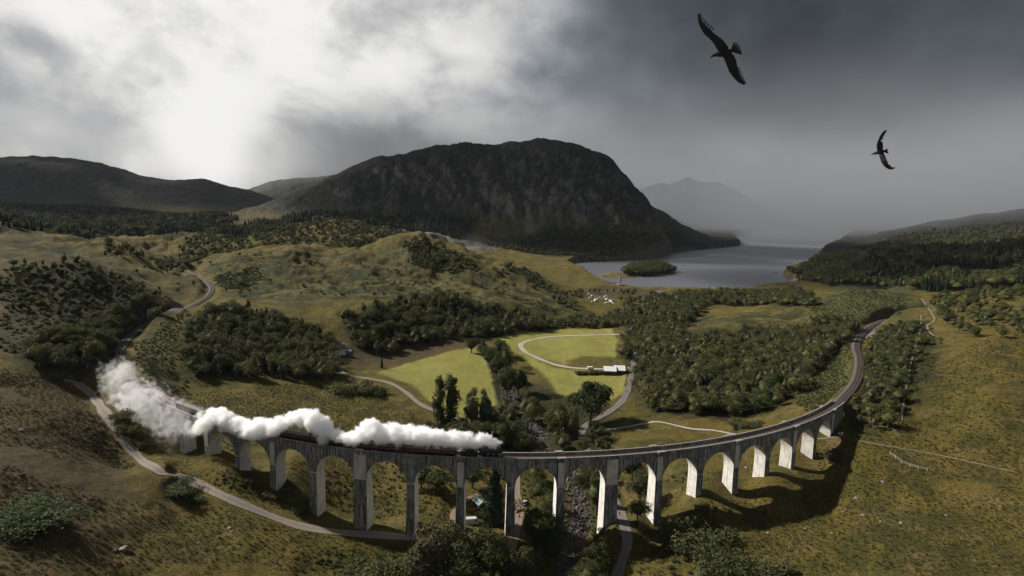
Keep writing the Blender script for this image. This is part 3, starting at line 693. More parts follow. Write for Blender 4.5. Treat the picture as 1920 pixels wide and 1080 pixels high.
def dark_conc(t, b):
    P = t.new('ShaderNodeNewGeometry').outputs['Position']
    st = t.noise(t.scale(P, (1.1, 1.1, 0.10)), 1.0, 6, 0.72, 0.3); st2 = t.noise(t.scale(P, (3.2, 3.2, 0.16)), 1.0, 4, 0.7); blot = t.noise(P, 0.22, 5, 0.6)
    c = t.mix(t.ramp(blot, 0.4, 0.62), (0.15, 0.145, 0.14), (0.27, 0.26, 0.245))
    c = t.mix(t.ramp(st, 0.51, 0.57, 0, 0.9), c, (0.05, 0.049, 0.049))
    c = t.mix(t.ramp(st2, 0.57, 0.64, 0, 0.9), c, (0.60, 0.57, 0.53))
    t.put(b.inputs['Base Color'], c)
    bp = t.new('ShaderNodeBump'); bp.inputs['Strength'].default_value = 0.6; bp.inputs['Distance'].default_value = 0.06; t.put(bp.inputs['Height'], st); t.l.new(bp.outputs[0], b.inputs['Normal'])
m_dark = mat('shaded_streaked_concrete', (0.14, 0.135, 0.13), 0.92, 0.2, build=dark_conc)  # darker copy for the outer faces: their shade put into the colour, plus streaks
m_cope = worn('coping_stone', (0.27, 0.24, 0.21), 0.9, 0.15, 0.4, 0.8)
HALF = 2.75
RISE = 7.75; CROWN = 3.7                                  # arch radius, crown below the parapet top
def pier_w(i): return 3.0 + (DW if i in (0, 5) else 0.0)
viaduct = thing('railway_viaduct', 'long curved grey concrete railway viaduct striding across the glen on tall piers', 'viaduct')
def vmesh(fn_list):
    mb = MB()
    return mb
PIERS = list(range(-8, 13))
for i in PIERS:
    s0 = arclen(i); w = pier_w(i); zt = ztop(s0) - CROWN - RISE; zg = PIER_Z[i] - 3.0
    if zt - zg < 1.0: zg = zt - 1.5
    mb = MB(); n = 5; rings = []
    for k in range(n + 1):
        t = k / n; z = zt + (zg - zt) * t; dep = zt - z
        hw_ = w / 2 + dep * 0.011; hr = HALF - 0.05 + dep * 0.022
        rings.append([vpt(s0 + a * hw_, c * hr, z) for a, c in ((-1, -1), (1, -1), (1, 1), (-1, 1))])
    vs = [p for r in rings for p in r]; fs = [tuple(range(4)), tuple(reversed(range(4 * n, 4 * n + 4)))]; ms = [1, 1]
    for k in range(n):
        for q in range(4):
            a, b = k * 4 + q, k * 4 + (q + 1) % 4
            fs.append((a, b, b + 4, a + 4)); ms.append(0 if q in (1, 3) else 1)  # pier sides take the sunlit tone, outer and inner faces the shaded one
    for f, m in zip(fs, ms): pass
    mb.v = vs; mb.f = fs; mb.m = ms
    p = mb.build('pier', [m_conc, m_dark], viaduct)
    # moulded band where the arch springs
    mb = MB(); hw_, hr = w / 2 + 0.05, HALF + 0.04
    vs = [vpt(s0 + a * hw_, c * hr, z) for z in (zt - 0.003, zt - 0.5) for a, c in ((-1, -1), (1, -1), (1, 1), (-1, 1))]
    mb.add(vs, [(0, 1, 2, 3), (7, 6, 5, 4), (0, 4, 5, 1), (1, 5, 6, 2), (2, 6, 7, 3), (3, 7, 4, 0)])
    mb.build('impost_band', m_conc, p)
    # shallow pilaster running up to the coping on both faces
    mb = MB(); hwp = w / 2 - 0.35
    for sg in (-1, 1):
        vs = [vpt(s0 + a * hwp, sg * r, z) for z in (zt + 0.004, ztop(s0) - 1.35) for a, r in ((-1, HALF - 0.3), (1, HALF - 0.3), (1, HALF + 0.16), (-1, HALF + 0.16))]
        mb.add(vs, [(0, 1, 2, 3), (7, 6, 5, 4), (0, 4, 5, 1), (1, 5, 6, 2), (2, 6, 7, 3), (3, 7, 4, 0)])
    mb.build('pilaster', [m_conc if i % 2 == 0 or i in (5,) else m_dark], p)
def arch(s_a, s_b, wa, wb, ca=True):
    """one span between two pier centres: spandrel faces, soffit and arch ring"""
    c0, c1 = s_a + wa / 2, s_b - wb / 2; mid, rad = (c0 + c1) / 2, (c1 - c0) / 2
    ss, zb = [s_a, c0 - 0.001], []
    ns = 22
    ss += [mid - rad * math.cos(PI * k / ns) for k in range(ns + 1)] + [s_b]
    zs = lambda s: ztop(s) - CROWN - RISE
    zb = [zs(s_a), zs(c0)] + [zs(mid) + RISE * math.sin(PI * k / ns) for k in range(ns + 1)] + [zs(s_b)]
    mb = MB(); V = []; F = []; MM = []
    for s, z in zip(ss, zb):
        zt = ztop(s) - 1.30
        V += [vpt(s, HALF, z), vpt(s, HALF, zt), vpt(s, -HALF, zt), vpt(s, -HALF, z)]
    for k in range(len(ss) - 1):
        a, b = 4 * k, 4 * k + 4
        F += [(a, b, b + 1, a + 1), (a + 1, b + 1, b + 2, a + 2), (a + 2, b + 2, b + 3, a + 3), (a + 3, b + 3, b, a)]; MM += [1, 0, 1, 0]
    mb.v, mb.f, mb.m = V, F, MM
    o = mb.build('arch_span', [m_conc, m_dark], viaduct)
    # the ring of the arch stands a little proud of the spandrel
    mb = MB(); V = []; F = []
    for k in range(ns + 1):
        a = PI * k / ns
        for rr in (rad - 0.003, rad + 0.75):
            s = mid - rr * math.cos(a); z = zs(mid) + rr / rad * RISE * math.sin(a)
            V += [vpt(s, HALF + 0.05, z), vpt(s, HALF - 0.1, z)]
    for k in range(ns):
        a, b = 4 * k, 4 * k + 4
        F += [(a, b, b + 2, a + 2), (a + 2, b + 2, b + 3, a + 3), (a + 1, b + 1, b, a)]
    mb.add(V, F); mb.build('arch_ring', m_dark, o)
for i in PIERS[:-1]: arch(arclen(i), arclen(i + 1), pier_w(i), pier_w(i + 1))
# solid abutments at both ends
for sa, sb in ((S_L, arclen(-8)), (arclen(12), S_R - 6)):
    mb = MB(); ss = np.linspace(sa, sb, 5); V = []; F = []
    for s in ss:
        zt = ztop(s) - 1.3; zb = 22
        V += [vpt(s, HALF, zb), vpt(s, HALF, zt), vpt(s, -HALF, zt), vpt(s, -HALF, zb)]
    for k in range(4):
        a, b = 4 * k, 4 * k + 4; F += [(a, b, b + 1, a + 1), (a + 1, b + 1, b + 2, a + 2), (a + 2, b + 2, b + 3, a + 3)]
    F += [(0, 1, 2, 3), (19, 18, 17, 16)]
    mb.add(V, F); mb.build('abutment', m_dark, viaduct)
def sweep(prof, s0, s1, step=3.0):
    """a closed profile of (r, dz below the parapet top) swept along the viaduct"""
    ss = np.linspace(s0, s1, max(2, int((s1 - s0) / step))); n = len(prof); V = []; F = []
    for s in ss: V += [vpt(s, r, ztop(s) + z) for r, z in prof]
    for k in range(len(ss) - 1):
        for q in range(n): F.append((k * n + q, k * n + (q + 1) % n, (k + 1) * n + (q + 1) % n, (k + 1) * n + q))
    F += [tuple(range(n)), tuple(reversed(range((len(ss) - 1) * n, len(ss) * n)))]
    mb = MB(); mb.add(V, F); return mb
for sg in (1, -1):
    sweep([(sg * r, z) for r, z in ((2.40, -1.296), (2.72, -1.296), (2.72, -0.20), (2.40, -0.20))], S_L, S_R - 6).build('parapet', m_dark, viaduct)
    sweep([(sg * r, z) for r, z in ((2.32, -0.196), (2.86, -0.196), (2.86, -0.03), (2.78, 0.0), (2.40, 0.0), (2.32, -0.03))], S_L, S_R - 6).build('coping', m_cope, viaduct)
    sweep([(sg * r, z) for r, z in ((2.60, -1.62), (2.92, -1.62), (2.98, -1.45), (2.98, -1.299), (2.60, -1.299))], S_L, S_R - 6).build('string_course', m_dark, viaduct)
for i in PIERS[::2]:
    for sg in (1, -1):
        o = sweep([(sg * r, z) for r, z in ((2.74, -1.7), (3.55, -1.7), (3.55, 0.03), (2.30, 0.03), (2.30, -0.02), (2.74, -0.02))], arclen(i) - 1.5, arclen(i) + 1.5, 1.0).build('refuge', m_dark, viaduct)
        sweep([(sg * r, z) for r, z in ((2.25, 0.034), (3.65, 0.034), (3.65, 0.16), (2.25, 0.16))], arclen(i) - 1.62, arclen(i) + 1.62, 1.0).build('coping', m_cope, o)

# ------------------------------------------------------------------ railway line
def ballast_mat(t, b):
    P = t.new('ShaderNodeNewGeometry').outputs['Position']; n = t.noise(P, 5.0, 4, 0.75); n2 = t.noise(P, 0.4, 5, 0.6)
    c = t.mix(t.ramp(n, 0.3, 0.7), (0.05, 0.038, 0.035), (0.13, 0.105, 0.098)); t.put(b.inputs['Base Color'], t.mix(t.ramp(n2, .4, .65, 0, .6), c, (0.07, 0.06, 0.055)))
    bp = t.new('ShaderNodeBump'); bp.inputs['Distance'].default_value = 0.1; t.put(bp.inputs['Height'], n); t.l.new(bp.outputs[0], b.inputs['Normal'])
m_ballast = mat('ballast', (0.13, 0.11, 0.1), 0.95, 0.1, build=ballast_mat)
m_rail = worn('rail_steel', (0.30, 0.25, 0.22), 0.42, 0.5, 0.4, 4.0, 0.8)
m_sleeper = worn('sleeper_timber', (0.10, 0.085, 0.075), 0.9, 0.2, 0.4, 3.0)
rail_t = thing('railway_track', 'single railway track with two steel rails curving over the viaduct and along the hillside', 'railway track')
T2 = np.gradient(TRACK[:, :2], axis=0); T2 /= np.linalg.norm(T2, axis=1)[:, None]; N2 = np.stack([T2[:, 1], -T2[:, 0]], 1)
onv = poly_sd(TRACK[:, 0], TRACK[:, 1], [vpt(s, r)[:2] for r, ss in ((14, np.linspace(S_L, S_R - 6, 40)), (-14, np.linspace(S_R - 6, S_L, 40))) for s in ss]) < 0
def along(name, prof, m, flare=True):
    n = len(prof); V = []
    for k in range(len(TRACK)):
        for o_, z in prof:
            if flare and not onv[k] and abs(o_) > 1.9: o_ = o_ * 1.2
            V.append((TRACK[k, 0] + N2[k, 0] * o_, TRACK[k, 1] + N2[k, 1] * o_, TRACK[k, 2] + z))
    i = np.arange(len(TRACK) - 1)[:, None] * n + np.arange(n)[None]; j = np.arange(len(TRACK) - 1)[:, None] * n + (np.arange(n)[None] + 1) % n
    return link(name, mesh_np(name, V, np.stack([i, j, j + n, i + n], -1).ravel(), 4, [m]), rail_t)
along('ballast_bed', [(-2.38, -0.4), (-2.1, -0.06), (2.1, -0.06), (2.38, -0.4), (2.2, -0.7), (-2.2, -0.7)], m_ballast)
for sg in (-1, 1):
    along('rail', [(sg * 0.7575 + a, z) for a, z in ((-0.07, 0.06), (-0.04, 0.215), (0.04, 0.215), (0.07, 0.06))], m_rail)
S7 = resample(TRACK, 0.75); T7 = np.gradient(S7[:, :2], axis=0); mb = MB()
for k in range(len(S7)): mb.box((S7[k, 0], S7[k, 1], S7[k, 2] + 0.0), (2.5, 0.26, 0.16), math.atan2(T7[k, 1], T7[k, 0]) + PI / 2)
o = mb.build('sleepers', m_sleeper, rail_t); o['kind'] = 'stuff'

# ------------------------------------------------------------------ steam train
m_maroon = worn('maroon_coach_paint', (0.105, 0.018, 0.022), 0.35, 0.5, 0.3, 1.2)
m_roof = worn('coach_roof', (0.13, 0.125, 0.12), 0.7, 0.3, 0.35, 0.9)
m_black = worn('black_loco_paint', (0.018, 0.018, 0.019), 0.35, 0.5, 0.2, 1.5)
m_steel = worn('motion_steel', (0.3, 0.29, 0.28), 0.4, 0.5, 0.4, 3, 0.8)
m_cream = worn('cream_lining_and_highlight', (0.55, 0.48, 0.34), 0.5, 0.4, 0.2, 2)
m_glass = mat('carriage_glass', (0.05, 0.055, 0.06), 0.08, 0.6)
m_red = worn('red_buffer_beam', (0.25, 0.02, 0.02), 0.5, 0.4)
m_coal = worn('coal', (0.012, 0.012, 0.012), 0.6, 0.4, 0.3, 6)
def coach_meshes():
    L, Wd = 19.2, 2.7; parts = {}
    mb = MB(); mb.prism([(-Wd / 2, 1.05), (Wd / 2, 1.05), (Wd / 2 + .03, 1.9), (Wd / 2, 3.15), (-Wd / 2, 3.15), (-Wd / 2 - .03, 1.9)], -L / 2, L / 2); parts['body'] = mb.mesh('body', m_maroon)
    mb = MB(); pr = [(-Wd / 2 - .06, 3.153)] + [(-(Wd / 2 + .06) * math.cos(PI * k / 10), 3.2 + 0.62 * math.sin(PI * k / 10)) for k in range(11)] + [(Wd / 2 + .06, 3.153)]
    mb.prism(pr, -L / 2 - .05, L / 2 + .05)
    for k in range(7): mb.box((0, -7.8 + 2.6 * k, 3.86), (0.3, 0.35, 0.16))
    parts['roof'] = mb.mesh('roof', m_roof)
    mb = MB()
    for sg in (-1, 1): mb.box((sg * (Wd / 2 + .075), 0, 3.13), (0.05, L, 0.06))
    parts['gutter'] = mb.mesh('gutter', m_cream)  # cream colour stands in for the highlight along the rain gutter
    mb = MB(); mb.box((0, 0, 0.8), (2.2, L - 1.0, 0.5)); mb.box((0.7, 0, 0.55), (0.5, 4, 0.5)); mb.box((-0.7, 1, 0.55), (0.5, 3, 0.5)); parts['underframe'] = mb.mesh('underframe', m_black)
    mb = MB()
    for yy in (-1.25, 1.25):
        for sg in (-1, 1): mb.cyl((sg * .68, yy, .46), (sg * .80, yy, .46), .46, n=14)
    mb.box((0, 0, .5), (1.9, 3.3, .3)); parts['bogie'] = mb.mesh('bogie', m_black)
    mb = MB(); mb.box((0, 0, 0), (0.03, 1.35, 0.82)); mb.box((0.012, 0, .44), (0.03, 1.45, 0.05), m=1); mb.box((0.012, 0, -.44), (0.03, 1.45, 0.05), m=1); parts['window'] = mb.mesh('window', [m_glass, m_cream])
    return parts
def place_rail(s, back=0): return vpt(s, 0, rail_z(s) + 0.215), PHI0 + s / VR - PI / 2   # heading: +Y of the vehicle towards the right hand end
CP_ = coach_meshes()
coach = thing('railway_coach', 'maroon railway coach behind the steam engine, first in the train', 'coach')
for nm in ('body', 'roof', 'underframe'):
    o = link(nm, CP_[nm], coach)
    if nm == 'roof': link('gutter', CP_['gutter'], o)
for yy in (-6.6, 6.6): link('bogie', CP_['bogie'], coach, (0, yy, 0))
for k in range(8):
    for sg in (-1, 1): link('window', CP_['window'], coach, (sg * 1.372, -7.7 + 2.2 * k, 2.42), 0 if sg > 0 else PI)
S_LOCO = arclen(2) + 11.0
ordn = ['first', 'second', 'third', 'fourth', 'fifth', 'sixth', 'last']
for k in range(7):
    s = S_LOCO - 4.5 - 8.0 - 9.9 - 19.75 * k
    p, a = place_rail(s)
    lab = ['maroon railway coach coupled directly behind the black steam engine', 'second maroon railway coach back from the steam engine', 'third maroon railway coach back from the steam engine', 'fourth maroon railway coach from the engine, half veiled by low steam',
           'fifth maroon railway coach from the engine, showing in a gap in the steam', 'sixth maroon railway coach from the engine, under thick steam', 'last maroon railway coach at the tail of the train'][k]
    if k == 0: coach.location = p; coach.rotation_euler = (0, 0, a); coach['label'] = lab; coach['group'] = 'coaches of the steam train'
    else: copy_tree(coach, p, a, lab)
loco = thing('steam_locomotive', 'black steam locomotive with tender pulling the train over the viaduct, chimney smoking', 'locomotive')
p, a = place_rail(S_LOCO); loco.location = p; loco.rotation_euler = (0, 0, a)
mb = MB(); mb.cyl((0, -2.4, 2.55), (0, 3.0, 2.5), .92, .80, 24)
for yy in (-1.8, -0.2, 1.4): mb.cyl((0, yy - .04, 2.53), (0, yy + .04, 2.53), .925, .9, 24)
bo = mb.build('boiler', m_black, loco)
mb = MB(); mb.cyl((0, -0.2, 3.3), (0, -0.2, 3.62), .38, .28, 14); mb.cyl((0, -0.2, 3.62), (0, -0.2, 3.72), .28, .1, 14); mb.build('dome', m_black, bo)
mb = MB(); mb.cyl((0, 3.003, 2.5), (0, 4.4, 2.5), .86, .86, 24); sb = mb.build('smokebox', m_black, loco)
mb = MB(); mb.cyl((0, 4.403, 2.5), (0, 4.5, 2.5), .7, .62, 20); mb.box((0, 4.53, 2.5), (.9, .05, .06)); mb.build('smokebox_door', m_black, sb)
mb = MB(); mb.cyl((0, 3.7, 3.3), (0, 3.7, 3.95), .30, .26, 16); mb.cyl((0, 3.7, 3.95), (0, 3.7, 4.05), .34, .34, 16); mb.build('chimney', m_black, loco)
mb = MB(); mb.prism([(-1.3, 1.35), (1.3, 1.35), (1.3, 3.0), (1.0, 3.65), (0, 3.85), (-1.0, 3.65), (-1.3, 3.0)], -4.3, -2.45); cb = mb.build('cab', m_black, loco)
for sg in (-1, 1):
    mb = MB(); mb.box((sg * 1.31, -3.2, 2.75), (.03, .8, .6)); mb.build('cab_window', m_glass, cb)
mb = MB(); mb.box((0, 0.2, 1.25), (2.5, 8.6, .12)); mb.box((0, .2, .95), (1.2, 8.4, .5)); mb.build('running_board', m_black, loco)
mb = MB(); mb.box((0, 4.72, 1.05), (2.5, .1, .42)); bb = mb.build('buffer_beam', m_red, loco)
for sg in (-1, 1):
    mb = MB(); mb.cyl((sg * .87, 4.775, 1.05), (sg * .87, 5.15, 1.05), .1, .1, 10); mb.cyl((sg * .87, 5.15, 1.05), (sg * .87, 5.22, 1.05), .22, .22, 14); mb.build('buffer', m_black, bb)
wheel = MB(); 
wheel.cyl((-.07, 0, 0), (.07, 0, 0), .92, n=22)
wm = wheel.mesh('driving_wheel', m_black); w2 = MB(); w2.cyl((-.06, 0, 0), (.06, 0, 0), .5, n=16); wm2 = w2.mesh('small_wheel', m_black)
for yy in (-2.0, 0.0, 2.0):
    for sg in (-1, 1): link('driving_wheel', wm, loco, (sg * .76, yy, .9))
for yy in (3.3, 4.3):
    for sg in (-1, 1): link('leading_wheel', wm2, loco, (sg * .76, yy, .48))
for sg in (-1, 1):
    mb = MB(); mb.box((sg * .93, 0, .75), (.06, 4.2, .12)); mb.cyl((sg * 1.05, 3.0, .95), (sg * 1.05, 4.1, .95), .32, n=14); mb.build('motion_gear', m_steel, loco)
mb = MB(); mb.box((0, -8.0, 1.9), (2.6, 6.2, 1.7)); mb.box((0, -8.0, .9), (2.2, 6.0, .3)); td = mb.build('tender', m_black, loco)
mb = MB(); mb.prism([(-1.1, 2.76), (1.1, 2.76), (.6, 3.15), (-.5, 3.2)], -9.5, -5.3); mb.build('coal', m_coal, td)
for yy in (-10.0, -8.0, -6.0):
    for sg in (-1, 1): link('tender_wheel', wm2, loco, (sg * .76, yy, .5))
# ------------------------------------------------------------------ foliage
def leaf_mat(name, cols, trans=0.25):
    m = bpy.data.materials.new(name); m.use_nodes = True; t = NT(m.node_tree); b = t.n['Principled BSDF']; out = t.n['Material Output']
    oi = t.new('ShaderNodeObjectInfo'); geo = t.new('ShaderNodeNewGeometry')
    r = t.new('ShaderNodeValToRGB'); t.put(r.inputs[0], oi.outputs['Random'])
    el = r.color_ramp.elements
    while len(el) < len(cols): el.new(0.5)
    for k, c in enumerate(cols): el[k].position = k / (len(cols) - 1); el[k].color = (*c, 1)
    isl = geo.outputs['Random Per Island']
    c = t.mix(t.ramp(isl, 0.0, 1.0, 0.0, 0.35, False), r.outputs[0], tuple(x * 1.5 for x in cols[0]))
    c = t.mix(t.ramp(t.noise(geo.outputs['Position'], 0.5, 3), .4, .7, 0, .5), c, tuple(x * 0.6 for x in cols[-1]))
    t.put(b.inputs['Base Color'], c); b.inputs['Roughness'].default_value = 0.75; b.inputs['Specular IOR Level'].default_value = 0.08
    tr = t.new('ShaderNodeBsdfTranslucent'); t.put(tr.inputs[0], c); mx = t.new('ShaderNodeMixShader'); mx.inputs[0].default_value = trans
    t.l.new(b.outputs[0], mx.inputs[1]); t.l.new(tr.outputs[0], mx.inputs[2]); t.l.new(mx.outputs[0], out.inputs[0])
    return m
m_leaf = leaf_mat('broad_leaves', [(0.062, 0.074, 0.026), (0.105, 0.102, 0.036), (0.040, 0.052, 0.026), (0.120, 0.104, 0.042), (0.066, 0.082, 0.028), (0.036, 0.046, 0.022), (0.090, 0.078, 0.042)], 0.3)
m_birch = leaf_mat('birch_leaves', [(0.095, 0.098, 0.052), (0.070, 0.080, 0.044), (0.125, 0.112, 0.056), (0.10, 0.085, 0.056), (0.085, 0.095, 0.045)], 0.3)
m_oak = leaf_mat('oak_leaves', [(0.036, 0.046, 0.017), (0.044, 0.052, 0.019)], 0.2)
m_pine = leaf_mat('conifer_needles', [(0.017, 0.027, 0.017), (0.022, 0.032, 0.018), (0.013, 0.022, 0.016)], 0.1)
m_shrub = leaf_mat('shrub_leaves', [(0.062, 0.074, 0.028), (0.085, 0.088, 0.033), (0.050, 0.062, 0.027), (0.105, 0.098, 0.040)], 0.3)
m_fern = leaf_mat('bracken_fronds', [(0.075, 0.092, 0.042), (0.066, 0.085, 0.038), (0.055, 0.075, 0.034)])
m_lime = leaf_mat('bright_young_leaves', [(0.12, 0.125, 0.03), (0.10, 0.11, 0.03)])
m_heather = leaf_mat('heather_sprigs', [(0.05, 0.036, 0.024), (0.065, 0.045, 0.03), (0.045, 0.042, 0.02)])
m_tuss = leaf_mat('moor_grass', [(0.075, 0.07, 0.022), (0.10, 0.085, 0.03), (0.06, 0.065, 0.02), (0.12, 0.10, 0.045)], 0.3)
m_bark = worn('bark', (0.085, 0.07, 0.055), 0.9, 0.1, 0.4, 3)
m_birchbark = worn('birch_bark', (0.34, 0.32, 0.29), 0.8, 0.2, 0.5, 3)

def leaf_quads(rng, C, Nrm, size, jit=0.9, squash=1.0):
    """small leaf sprays: one bent quad each, facing roughly outwards"""
    n = len(C); nr = Nrm + rng.normal(0, jit, (n, 3)); nr /= np.linalg.norm(nr, axis=1)[:, None] + 1e-9
    t = np.cross(nr, rng.normal(0, 1, (n, 3))); t /= np.linalg.norm(t, axis=1)[:, None] + 1e-9; bt = np.cross(nr, t)
    s = (size * rng.uniform(0.55, 1.3, n))[:, None]; w = s * rng.uniform(0.5, 0.9, n)[:, None]
    V = np.stack([C - t * s * .5 - bt * w * .28, C + t * s * .05 - bt * w * .5 , C + t * s * .5 + nr * s * .12, C - t * s * .02 + bt * w * .5], 1)
    return V.reshape(-1, 3)
def sph(rng, n):
    v = rng.normal(0, 1, (n, 3)); return v / np.linalg.norm(v, axis=1)[:, None]
def crown_arrays(seed, kind, h, wd, n, size):
    rng = np.random.default_rng(seed); Cs, Ns = [], []
    if kind == 'broad':
        nl = int(rng.integers(8, 13)); z0 = h * 0.12
        for k in range(nl):
            u = rng.uniform(0.15, 1.0); ang = rng.uniform(0, 2 * PI) ; rad = wd * 0.36 * math.sqrt(rng.uniform(0, 1)) * math.sin(PI * min(0.95, 0.25 + 0.62 * u)) * 1.25
            c = np.array([rad * math.cos(ang), rad * math.sin(ang), z0 + (h - z0) * (0.18 + 0.62 * u)])
            lr = wd * rng.uniform(0.17, 0.29) * (1.1 - 0.35 * u); m = int(n / nl)
            d = sph(rng, m); d[:, 2] = np.where(rng.uniform(0, 1, m) < .6, np.abs(d[:, 2]), d[:, 2])
            Cs.append(c + d * lr * np.array([1, 1, .85]) * rng.uniform(0.62, 1.08, m)[:, None]); Ns.append(d)
    elif kind == 'birch':
        nl = int(rng.integers(12, 18))
        for k in range(nl):
            u = (k + rng.uniform(0, 1)) / nl; ang = rng.uniform(0, 2 * PI); rad = wd * 0.34 * (1 - 0.75 * abs(u - 0.38)) * rng.uniform(.25, 1)
            c = np.array([rad * math.cos(ang), rad * math.sin(ang), h * (0.16 + 0.8 * u)]); lr = wd * rng.uniform(.13, .22) * (1.15 - .6 * u); m = int(n / nl)
            d = sph(rng, m); Cs.append(c + d * np.array([1, 1, 1.15]) * lr * rng.uniform(.4, 1.1, m)[:, None]); Ns.append(d)
    elif kind == 'poplar':
        nl = 34
        for k in range(nl):
            u = (k + rng.uniform(0, 1)) / nl; ang = rng.uniform(0, 2 * PI); rad = wd * 0.33 * math.sin(PI * min(.97, 0.12 + .8 * u)) ** .6 * rng.uniform(.3, 1)
            c = np.array([rad * math.cos(ang), rad * math.sin(ang), h * (0.08 + 0.9 * u)]); lr = wd * rng.uniform(.10, .19); m = int(n / nl)
            d = sph(rng, m); Cs.append(c + d * np.array([1, 1, 1.7]) * lr * rng.uniform(.3, 1.1, m)[:, None]); Ns.append(d)
    elif kind == 'conifer':
        u = rng.uniform(0.0, 1, n) ** 0.75; tier = 0.75 + 0.25 * np.abs(((u * 13 + rng.uniform(0, .3, n)) % 1.0) * 2 - 1)
        u = 1 - u; ang = rng.uniform(0, 2 * PI, n); rr = wd * 0.5 * (1 - u) ** 0.85 * tier * (0.78 + 0.22 * np.sin(ang * 5 + u * 40 + seed)) * np.sqrt(rng.uniform(.25, 1, n))
        C = np.stack([rr * np.cos(ang), rr * np.sin(ang), h * (0.06 + 0.94 * u) - rr * .22], 1); Cs.append(C); Ns.append(np.stack([np.cos(ang), np.sin(ang), np.full(n, -.1)], 1))
    elif kind == 'mound':
        nl = int(rng.integers(7, 12))
        for k in range(nl):
            ang = rng.uniform(0, 2 * PI); rad = wd * .36 * math.sqrt(rng.uniform(0, 1)); lr = wd * rng.uniform(.15, .27); m = int(n / nl)
            c = np.array([rad * math.cos(ang), rad * math.sin(ang), h * rng.uniform(.1, .4)]); d = sph(rng, m); d[:, 2] = np.abs(d[:, 2])
            Cs.append(c + d * np.array([1, 1, h / wd * 1.7]) * lr * rng.uniform(.25, 1.15, m)[:, None]); Ns.append(d)
    C = np.concatenate(Cs); N = np.concatenate(Ns)
    return leaf_quads(rng, C, N, size, 0.75 if kind != 'conifer' else 0.5)
def core_arrays(seed, kind, h, wd):
    """dark inner mass of twigs and leaves behind the outer sprays"""
    rng = np.random.default_rng(seed + 999); nu, nv = 9, 6; V = []
    for j in range(nv + 1):
        t = j / nv
        for i in range(nu):
            a = 2 * PI * i / nu; q = rng.uniform(.75, 1.1)
            if kind == 'conifer': r = wd * .27 * (1 - t) * q; z = h * (.08 + .82 * t)
            elif kind == 'mound': r = wd * .25 * math.cos(t * PI / 2) * q; z = h * .38 * math.sin(t * PI / 2)
            elif kind == 'poplar': r = wd * .14 * math.sin(PI * (0.1 + .9 * t)) * q; z = h * (.1 + .8 * t)
            else: r = wd * .29 * math.sin(PI * (0.06 + .94 * t)) * q; z = h * (.22 + .6 * t)
            V.append((r * math.cos(a), r * math.sin(a), z))
    F = [(j * nu + i, j * nu + (i + 1) % nu, (j + 1) * nu + (i + 1) % nu, (j + 1) * nu + i) for j in range(nv) for i in range(nu)]
    return np.array(V), np.array(F)
def crown_mesh(name, seed, kind, h, wd, n, size, m):
    L = crown_arrays(seed, kind, h, wd, n, size); Vc, Fc = core_arrays(seed, kind, h, wd)
    V = np.concatenate([L, Vc]); F = np.concatenate([np.arange(len(L)), (Fc + len(L)).ravel()])
    return mesh_np(name, V, F, 4, [m])
def trunk_mesh(name, seed, kind, h, wd, m):
    rng = random.Random(seed); mb = MB(); r = h * (0.022 if kind != 'broad' else 0.03)
    if kind == 'mound':
        for k in range(4): a = rng.uniform(0, 6.28); mb.cyl((0, 0, -.3), (wd * .25 * math.cos(a), wd * .25 * math.sin(a), h * .5), .09, .04, 5)
        return mb.mesh(name, m)
    top = 0.55 if kind == 'broad' else 0.9
    mb.cyl((0, 0, -1.0), (0.03 * h * .3, 0, h * .3), r * 1.25, r * .85, 7); mb.cyl((0.03 * h * .3, 0, h * .3), (0, 0, h * top), r * .85, r * .25, 7)
    for k in range(5 if kind in ('broad', 'birch') else 0):
        a = rng.uniform(0, 6.28); z0 = h * rng.uniform(.22, .5); mb.cyl((0, 0, z0), (wd * .33 * math.cos(a), wd * .33 * math.sin(a), z0 + h * rng.uniform(.12, .3)), r * .5, r * .15, 5)
    return mb.mesh(name, m)
# base shapes: (kind, height, width, sprays, spray size, leaf material, bark)
SPEC = {'broadleaf_tree': ('broad', 9.0, 8.4, 900, 0.58, m_leaf, m_bark), 'birch_tree': ('birch', 9.5, 6.4, 760, 0.5, m_birch, m_birchbark), 'conifer_tree': ('conifer', 14.0, 5.6, 520, 0.8, m_pine, m_bark),
        'poplar_tree': ('poplar', 17.0, 7.0, 3200, 0.55, m_leaf, m_bark), 'oak_tree': ('broad', 13.0, 15.5, 4800, 0.62, m_oak, m_bark), 'shrub': ('mound', 2.0, 3.6, 320, 0.42, m_shrub, m_bark)}
NVAR = {'broadleaf_tree': 8, 'birch_tree': 5, 'conifer_tree': 3, 'poplar_tree': 2, 'oak_tree': 1, 'shrub': 4}
CROWN, TRUNK = {}, {}
for sp_, (kd, h, wd, n, sz, lm, bm_) in SPEC.items():
    for v in range(NVAR[sp_]):
        sd0 = hash_ = sum(map(ord, sp_)) + 31 * v
        CROWN[sp_, v] = crown_mesh('crown', sd0, kd, h, wd * (0.9 + .1 * v), n, sz, lm); TRUNK[sp_, v] = trunk_mesh('trunk', sd0, kd, h, wd, bm_)
CROWN['near_tree', 0] = crown_mesh('crown', 5, 'broad', 9.0, 8.6, 2600, 0.36, m_leaf); CROWN['near_tree', 1] = crown_mesh('crown', 6, 'broad', 9.0, 7.8, 2600, 0.36, m_leaf)
CROWN['near_tree', 2] = crown_mesh('crown', 8, 'birch', 9.5, 6.2, 2200, 0.34, m_birch)
CROWN['lime_tree', 0] = crown_mesh('crown', 15, 'birch', 9.0, 5.5, 1500, 0.36, m_lime); CROWN['lime_tree', 1] = crown_mesh('crown', 16, 'broad', 9.0, 9.5, 2000, 0.38, m_shrub)
CROWN['dark_tree', 0] = crown_mesh('crown', 25, 'broad', 9.0, 8.6, 2400, 0.38, m_oak)
